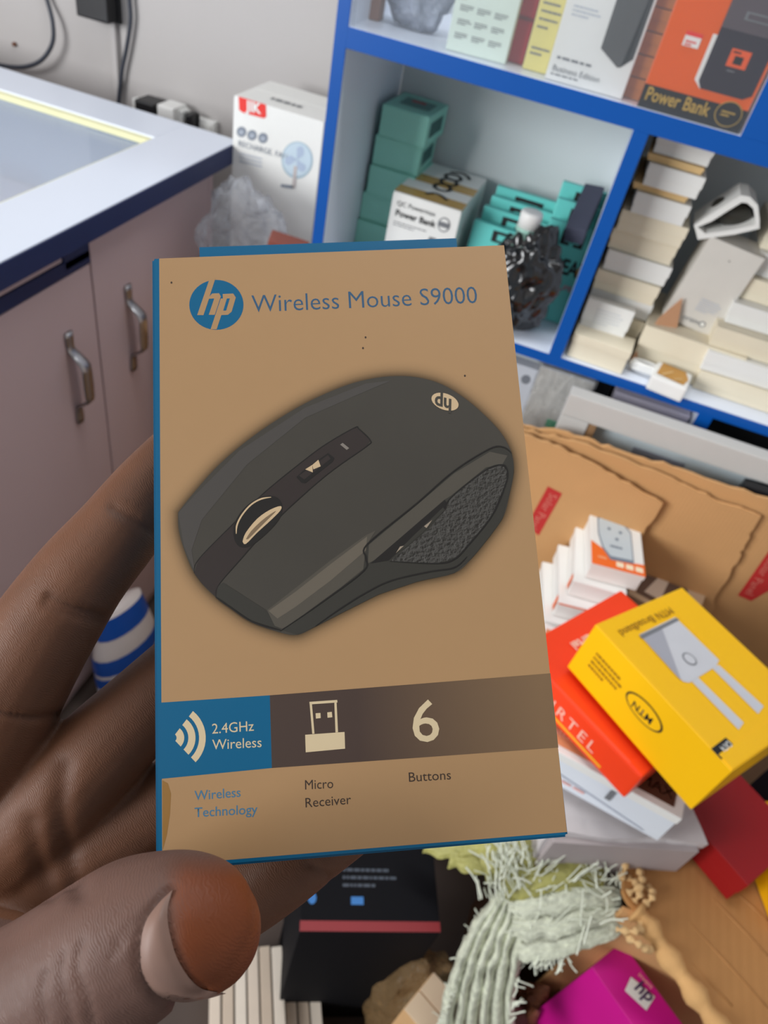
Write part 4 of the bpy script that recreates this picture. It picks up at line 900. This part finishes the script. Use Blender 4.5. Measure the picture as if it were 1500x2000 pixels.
mdark = pmat('mouse_dark', (46, 38, 35), .5); mblk = pmat('mouse_line', (26, 23, 20), .5); mlit = pmat('mouse_light', (98, 90, 78), .5); mmid = pmat('mouse_mid', (76, 71, 62), .5); mlow = pmat('mouse_low', (50, 48, 42), .5); mgrip = pmat('mouse_grip', (56, 53, 48), .6, bump=.6, bscale=900); mcr = pmat('mouse_cream', (196, 170, 134), .5)
mpoly('picture_shade', [(57, 612), (120, 545), (300, 365), (560, 195), (800, 100), (900, 88), (800, 130), (560, 235), (330, 420), (150, 640), (110, 760), (125, 850), (80, 745)], pmat('mouse_rim', (70, 66, 62), .5), 4)
mpoly('picture_strip', [(120, 850), (138, 795), (280, 650), (400, 530), (560, 400), (650, 335), (755, 275), (772, 280), (817, 325), (800, 350), (640, 465), (440, 645), (300, 800), (215, 900), (207, 945), (150, 890)], mdark, 5)
for pts in ([(120, 850), (138, 795), (280, 650), (400, 530), (560, 400), (650, 335), (755, 275), (772, 280), (817, 325), (800, 350), (640, 465), (440, 645), (300, 800), (215, 900), (207, 945)],):
    for a in range(len(pts)-1): pass
    hstroke('picture_line', [z4(*q) for q in pts], 2.2, mblk, mp, 6)
mpoly('picture_wheel', [(280, 720), (275, 670), (300, 615), (345, 570), (400, 545), (450, 552), (470, 590), (455, 640), (400, 700), (340, 745), (300, 745)], mblk, 7, 3)
hstroke('picture_wheel_arc', [z4(*q) for q in [(287, 695), (290, 660), (310, 620), (345, 580), (385, 557), (425, 550)]], 3.4, mcr, mp, 8)
mpoly('picture_wheel_ring', [(312, 725), (325, 690), (370, 635), (420, 600), (462, 585), (462, 602), (425, 640), (370, 690), (325, 735)], mcr, 8, 3)
mpoly('picture_wheel_core', [(326, 715), (345, 685), (385, 645), (425, 615), (445, 605), (415, 635), (370, 680), (335, 715)], pmat('wheel_core', (120, 100, 76), .5), 9, 2)
mpoly('picture_button', [(525, 470), (545, 450), (650, 375), (676, 395), (668, 410), (560, 495), (545, 492)], mblk, 7)
mpoly('picture_button', [(535, 465), (650, 383), (660, 398), (556, 480)], mdark, 8)
mpoly('picture_arrow', [(560, 440), (588, 422), (590, 452)], mcr, 9); mpoly('picture_arrow', [(588, 422), (612, 402), (621, 428), (592, 440)], mcr, 9)
mpoly('picture_light', [(698, 342), (708, 335), (734, 356), (724, 363)], pmat('led', (124, 116, 108), .5), 8)
mpoly('picture_front', [(207, 948), (215, 900), (235, 888), (410, 1000), (440, 1060), (465, 1075), (350, 1040), (262, 982)], mlow, 5)
mpoly('picture_bevel', [(408, 998), (520, 910), (660, 800), (800, 700), (838, 682), (806, 735), (795, 780), (790, 835), (660, 940), (520, 1040), (470, 1070), (440, 1060)], mmid, 5)
mpoly('picture_bevel', [(415, 1000), (520, 925), (660, 815), (805, 705), (800, 760), (660, 880), (520, 985), (450, 1030)], mlit, 6)
mpoly('picture_side', [(470, 1075), (790, 842), (806, 738), (1000, 575), (1150, 445), (1290, 358), (1345, 352), (1376, 375), (1385, 450), (1366, 540), (1340, 635), (1290, 705), (1220, 790), (1150, 850), (1000, 885), (850, 935), (700, 1010), (600, 1062), (530, 1094)], mlow, 5)
mpoly('picture_side_band', [(812, 738), (1000, 583), (1150, 455), (1290, 370), (1360, 385), (1340, 420), (1275, 432), (1135, 545), (1110, 560), (960, 690), (850, 790), (808, 812)], mmid, 6)
mpoly('picture_slot', [(818, 812), (960, 690), (1112, 560), (1122, 575), (1105, 610), (990, 710), (890, 800)], mblk, 7)
mpoly('picture_slot_button', [(925, 765), (985, 705), (1105, 590), (1112, 600), (1020, 695), (950, 755)], mlow, 8)
for pts in ([(935, 745), (950, 742), (918, 772)], [(1030, 665), (1062, 640), (1040, 672)]): mpoly('picture_glint', pts, pmat('glint', (150, 136, 118), .4), 9)
mpoly('picture_grip', [(895, 803), (960, 750), (1050, 675), (1115, 600), (1135, 553), (1270, 445), (1335, 422), (1357, 440), (1355, 490), (1300, 620), (1200, 745), (1150, 795), (1080, 812)], mgrip, 8)
LN = ([(460, 1080), (620, 970), (790, 842), (800, 790), (806, 735), (1000, 575), (1150, 445), (1290, 358), (1345, 352), (1376, 375)], [(895, 803), (1080, 812), (1150, 795), (1200, 745), (1300, 620), (1355, 490), (1357, 440), (1335, 422), (1270, 445), (1135, 553), (1115, 600)], [(600, 1060), (700, 990), (800, 928), (900, 880), (1050, 845), (1150, 828), (1200, 785)], [(205, 945), (262, 985), (350, 1043), (465, 1078)])
for pts in LN: hstroke('picture_line', [z4(*q) for q in pts], 3, mblk, mp, 10)
c = hpoly('picture_logo', [z4(1113+56*math.cos(a)*math.cos(.35)-32*math.sin(a)*math.sin(.35), 172+56*math.cos(a)*math.sin(.35)+32*math.sin(a)*math.cos(.35)) for a in [k*math.pi/14 for k in range(28)]], mcr, mp, 6)
htext('picture_logo_text', 'hp', z4(1148, 166), z4(1076, 150), 27, pmat('mouse_grey2', (62, 58, 51), .5), 7, par=mp, weight=.03, shear=-.2)

# ------------------------------------------------------------------ the hand
def cam_pt(x, y, d): return at(x, y, d)
CH = {  # chains of (px, py, depth, radius)
 'index': [(-90, 1560, .222, .0185), (-25, 1425, .216, .0172), (52, 1285, .213, .0157), (102, 1205, .213, .0148), (160, 1122, .214, .0136), (228, 1042, .218, .0127), (292, 962, .224, .0120), (352, 890, .230, .0106), (392, 842, .234, .0088)],
 'middle': [(20, 1650, .225, .0175), (110, 1560, .222, .0160), (200, 1462, .224, .0146), (285, 1380, .229, .0136), (380, 1290, .236, .0128), (470, 1200, .240, .0110), (520, 1150, .242, .0090)],
 'ring': [(60, 1740, .228, .0165), (180, 1660, .228, .0152), (310, 1580, .232, .0138), (430, 1500, .238, .0128), (540, 1430, .242, .0112), (600, 1390, .244, .0090)],
 'little': [(90, 1850, .226, .0160), (230, 1830, .218, .0138), (350, 1805, .213, .0122), (450, 1762, .211, .0118), (540, 1704, .210, .0114), (620, 1650, .213, .0102), (690, 1600, .217, .0096), (740, 1565, .220, .0078)],
 'thumb': [(-330, 2180, .185, .0215), (-150, 2085, .168, .0200), (-20, 2010, .158, .0182), (90, 1945, .1515, .0168), (190, 1880, .148, .0162), (270, 1830, .1465, .0156), (335, 1806, .1455, .0140), (378, 1806, .1465, .0132), (398, 1818, .148, .0118)],
 'palm_a': [(-330, 2100, .225, .030), (-160, 1880, .228, .030), (0, 1640, .232, .024), (60, 1560, .230, .018)],
 'palm_b': [(-330, 2150, .220, .028), (-120, 1950, .222, .028), (60, 1760, .230, .024), (130, 1680, .232, .017)],
 'palm_c': [(-330, 2200, .215, .028), (-80, 2020, .215, .026), (90, 1870, .226, .020), (150, 1800, .228, .016)],
 'palm_d': [(-230, 1980, .225, .030), (-140, 1700, .228, .026), (-70, 1560, .225, .019)],
 'thenar': [(-300, 2150, .205, .028), (-170, 2000, .200, .025), (-80, 1930, .196, .020), (-20, 1900, .19, .015)],
 'wrist': [(-330, 2120, .220, .031), (-620, 2420, .235, .030), (-1000, 2850, .26, .032), (-1500, 3450, .30, .037)],
}
bm = bmesh.new()
for nm, ch in CH.items():
    P = spline([cam_pt(x, y, d) for x, y, d, r in ch], 8); Q = spline([Vector((r, 0, 0)) for *_, r in ch], 8); rad = [q.x for q in Q]
    # rounded ends
    t0 = (P[0]-P[1]).normalized(); t1 = (P[-1]-P[-2]).normalized()
    pre = [(P[0]+t0*rad[0]*math.sin(a), rad[0]*math.cos(a)) for a in (1.45, 1.2, .9, .6, .3)]; post = [(P[-1]+t1*rad[-1]*math.sin(a), rad[-1]*math.cos(a)) for a in (.3, .6, .9, 1.2, 1.45)]
    PP = [p for p, _ in pre]+P+[p for p, _ in post]; RR = [r for _, r in pre]+rad+[r for _, r in post]
    rings = tube_rings(PP, RR, 20); vv = [[bm.verts.new(p) for p in ring_] for ring_ in rings]
    for a, b in zip(vv, vv[1:]):
        for i in range(20): bm.faces.new((a[i], a[(i+1) % 20], b[(i+1) % 20], b[i]))
    bm.faces.new(vv[0][::-1]); bm.faces.new(vv[-1])
me = from_bm(bm); tmp = bpy.data.objects.new('tmp', me); COL.objects.link(tmp)
md = tmp.modifiers.new('r', 'REMESH'); md.mode = 'VOXEL'; md.voxel_size = .0010
md = tmp.modifiers.new('s', 'SMOOTH'); md.factor = .5; md.iterations = 12
bpy.context.view_layer.update()
hme = bpy.data.meshes.new_from_object(tmp.evaluated_get(bpy.context.evaluated_depsgraph_get())); bpy.data.objects.remove(tmp)
# creases: grooves pressed into the surface that faces the viewer
CR = [([(94, 1165), (140, 1185), (200, 1202)], 6, .0009), ([(88, 1180), (135, 1200), (195, 1215)], 6, .0006), ([(222, 992), (262, 1015), (300, 1040)], 8, .0008), ([(-10, 1390), (60, 1402), (118, 1395)], 6, .0010),
      ([(60, 1610), (75, 1680), (95, 1740)], 15, .0010), ([(125, 1500), (118, 1580), (130, 1660), (150, 1740)], 15, .0013), ([(606, 1690), (622, 1700), (640, 1712)], 6, .0007),
      ([(330, 1738), (306, 1765), (282, 1800), (271, 1850), (276, 1905), (303, 1945), (350, 1962)], 7, .0011), ([(160, 1840), (150, 1890), (170, 1950), (180, 2000)], 6, .0006), ([(125, 1860), (118, 1910), (130, 1960), (140, 2005)], 5, .0005), ([(90, 1900), (80, 1950), (90, 2000)], 6, .0005),
      ([(225, 1840), (245, 1815), (270, 1790)], 4, .0004), ([(215, 1870), (240, 1840), (262, 1820)], 4, .0004), ([(340, 1738), (327, 1772), (328, 1805), (338, 1845), (350, 1878), (370, 1912), (400, 1936)], 6, .0007)]
CP = [([(math.nan, 0)] and [(p.x, p.y) for p in spline([Vector((x, y, 0)) for x, y in pts], 6)], w, dpt) for pts, w, dpt in CR]
def to_px(co):
    d = co-CAM; z = d.dot(fw); return 750+F*d.dot(rt)/z, 1000-F*d.dot(up)/z, z
hme.calc_loop_triangles(); nrm = [v.normal.copy() for v in hme.vertices]
cd_ = []
for v, n_ in zip(hme.vertices, nrm):
    x, y, z = to_px(v.co); k = 0
    if -60 < x < 760 and 800 < y < 2060 and n_.dot(fw) < .2:
        for pts, w, dpt in CP:
            if z > .175 and pts[0][1] > 1735 and pts[0][0] < 345: continue
            m_ = min((x-a)**2+(y-b)**2 for a, b in pts)
            if m_ < 9*w*w: k += dpt*math.exp(-m_/(2*w*w))
    cd_.append((x, y, z, k))
for v, n_, (x, y, z, k) in zip(hme.vertices, nrm, cd_):
    if k: v.co -= n_*k
ca = hme.color_attributes.new('skin', 'FLOAT_COLOR', 'POINT')
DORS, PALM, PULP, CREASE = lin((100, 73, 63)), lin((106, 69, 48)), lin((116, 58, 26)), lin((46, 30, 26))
for i, (v, n_, (x, y, z, k)) in enumerate(zip(hme.vertices, nrm, cd_)):
    c = Vector(PALM)
    if z < .19:
        c = Vector(DORS); s = max(0, min(1, (x-318-.25*max(0, y-1850))/46)); s *= max(0, min(1, (y-1665)/50)); c = c.lerp(Vector(PULP), s)
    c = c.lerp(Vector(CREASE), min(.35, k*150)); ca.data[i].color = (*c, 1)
sk = bpy.data.materials.new('skin'); sk.use_nodes = True; nt = sk.node_tree; p = nt.nodes['Principled BSDF']
va = nt.nodes.new('ShaderNodeVertexColor'); va.layer_name = 'skin'; tc = nt.nodes.new('ShaderNodeTexCoord')
n1 = nt.nodes.new('ShaderNodeTexNoise'); n1.inputs['Scale'].default_value = 90; n1.inputs['Detail'].default_value = 5; nt.links.new(tc.outputs['Object'], n1.inputs['Vector'])
mr = nt.nodes.new('ShaderNodeMapRange'); mr.inputs['To Min'].default_value = .78; mr.inputs['To Max'].default_value = 1.2; nt.links.new(n1.outputs['Fac'], mr.inputs['Value'])
hs = nt.nodes.new('ShaderNodeHueSaturation'); nt.links.new(va.outputs['Color'], hs.inputs['Color']); nt.links.new(mr.outputs['Result'], hs.inputs['Value']); nt.links.new(hs.outputs['Color'], p.inputs['Base Color'])
w1 = nt.nodes.new('ShaderNodeTexWave'); w1.inputs['Scale'].default_value = 620; w1.inputs['Distortion'].default_value = 12; w1.inputs['Detail'].default_value = 2; w1.inputs['Detail Scale'].default_value = .6; w1.bands_direction = 'DIAGONAL'; nt.links.new(tc.outputs['Object'], w1.inputs['Vector'])
v1 = nt.nodes.new('ShaderNodeTexVoronoi'); v1.inputs['Scale'].default_value = 700; nt.links.new(tc.outputs['Object'], v1.inputs['Vector'])
ad = nt.nodes.new('ShaderNodeMath'); ad.operation = 'ADD'; nt.links.new(w1.outputs['Fac'], ad.inputs[0]); nt.links.new(v1.outputs['Distance'], ad.inputs[1])
b1 = nt.nodes.new('ShaderNodeBump'); b1.inputs['Strength'].default_value = .22; b1.inputs['Distance'].default_value = .00022; nt.links.new(ad.outputs[0], b1.inputs['Height']); nt.links.new(b1.outputs['Normal'], p.inputs['Normal'])
p.inputs['Roughness'].default_value = .58; p.inputs['Specular IOR Level'].default_value = .35
p.inputs['Subsurface Weight'].default_value = .12; p.inputs['Subsurface Radius'].default_value = (.004, .0015, .0008); p.inputs['Subsurface Scale'].default_value = 1
hand = obj('hand', hme, sk, None, True); tag(hand, 'bare left hand holding up the mouse box, thumb in front and fingers behind', 'hand')
# thumb nail laid onto the surface
bvh = BVHTree.FromPolygons([v.co.copy() for v in hme.vertices], [tuple(q.vertices) for q in hme.polygons])
outer = spline([Vector((x, y, 0)) for x, y in ((334, 1740), (308, 1766), (284, 1802), (274, 1850), (279, 1903), (306, 1942), (352, 1958), (400, 1952), (440, 1941))], 4)
inner = spline([Vector((x, y, 0)) for x, y in ((338, 1738), (328, 1770), (328, 1803), (337, 1845), (348, 1876), (368, 1908), (392, 1930), (418, 1937), (442, 1940))], 4)
bm = bmesh.new(); rows = []
for a, b in zip(outer, inner):
    row = []
    for k in range(7):
        s = k/6; q = a.lerp(b, s); d = ray(q.x, q.y).normalized(); h = bvh.ray_cast(CAM, d)
        P = h[0] if h[0] else at(q.x, q.y, .145); lift = .00015+.0004*math.sin(math.pi*s)+.00025*s
        row.append(bm.verts.new(P - d*lift))
    rows.append(row)
for a, b in zip(rows, rows[1:]):
    for k in range(6): bm.faces.new((a[k], a[k+1], b[k+1], b[k]))
nl = obj('thumb_nail', from_bm(bm), mat('nail', (132, 104, 92), .5, var=.1, scale=60, spec=.35), hand, True); nl['label'] = 'pale trimmed thumb nail'
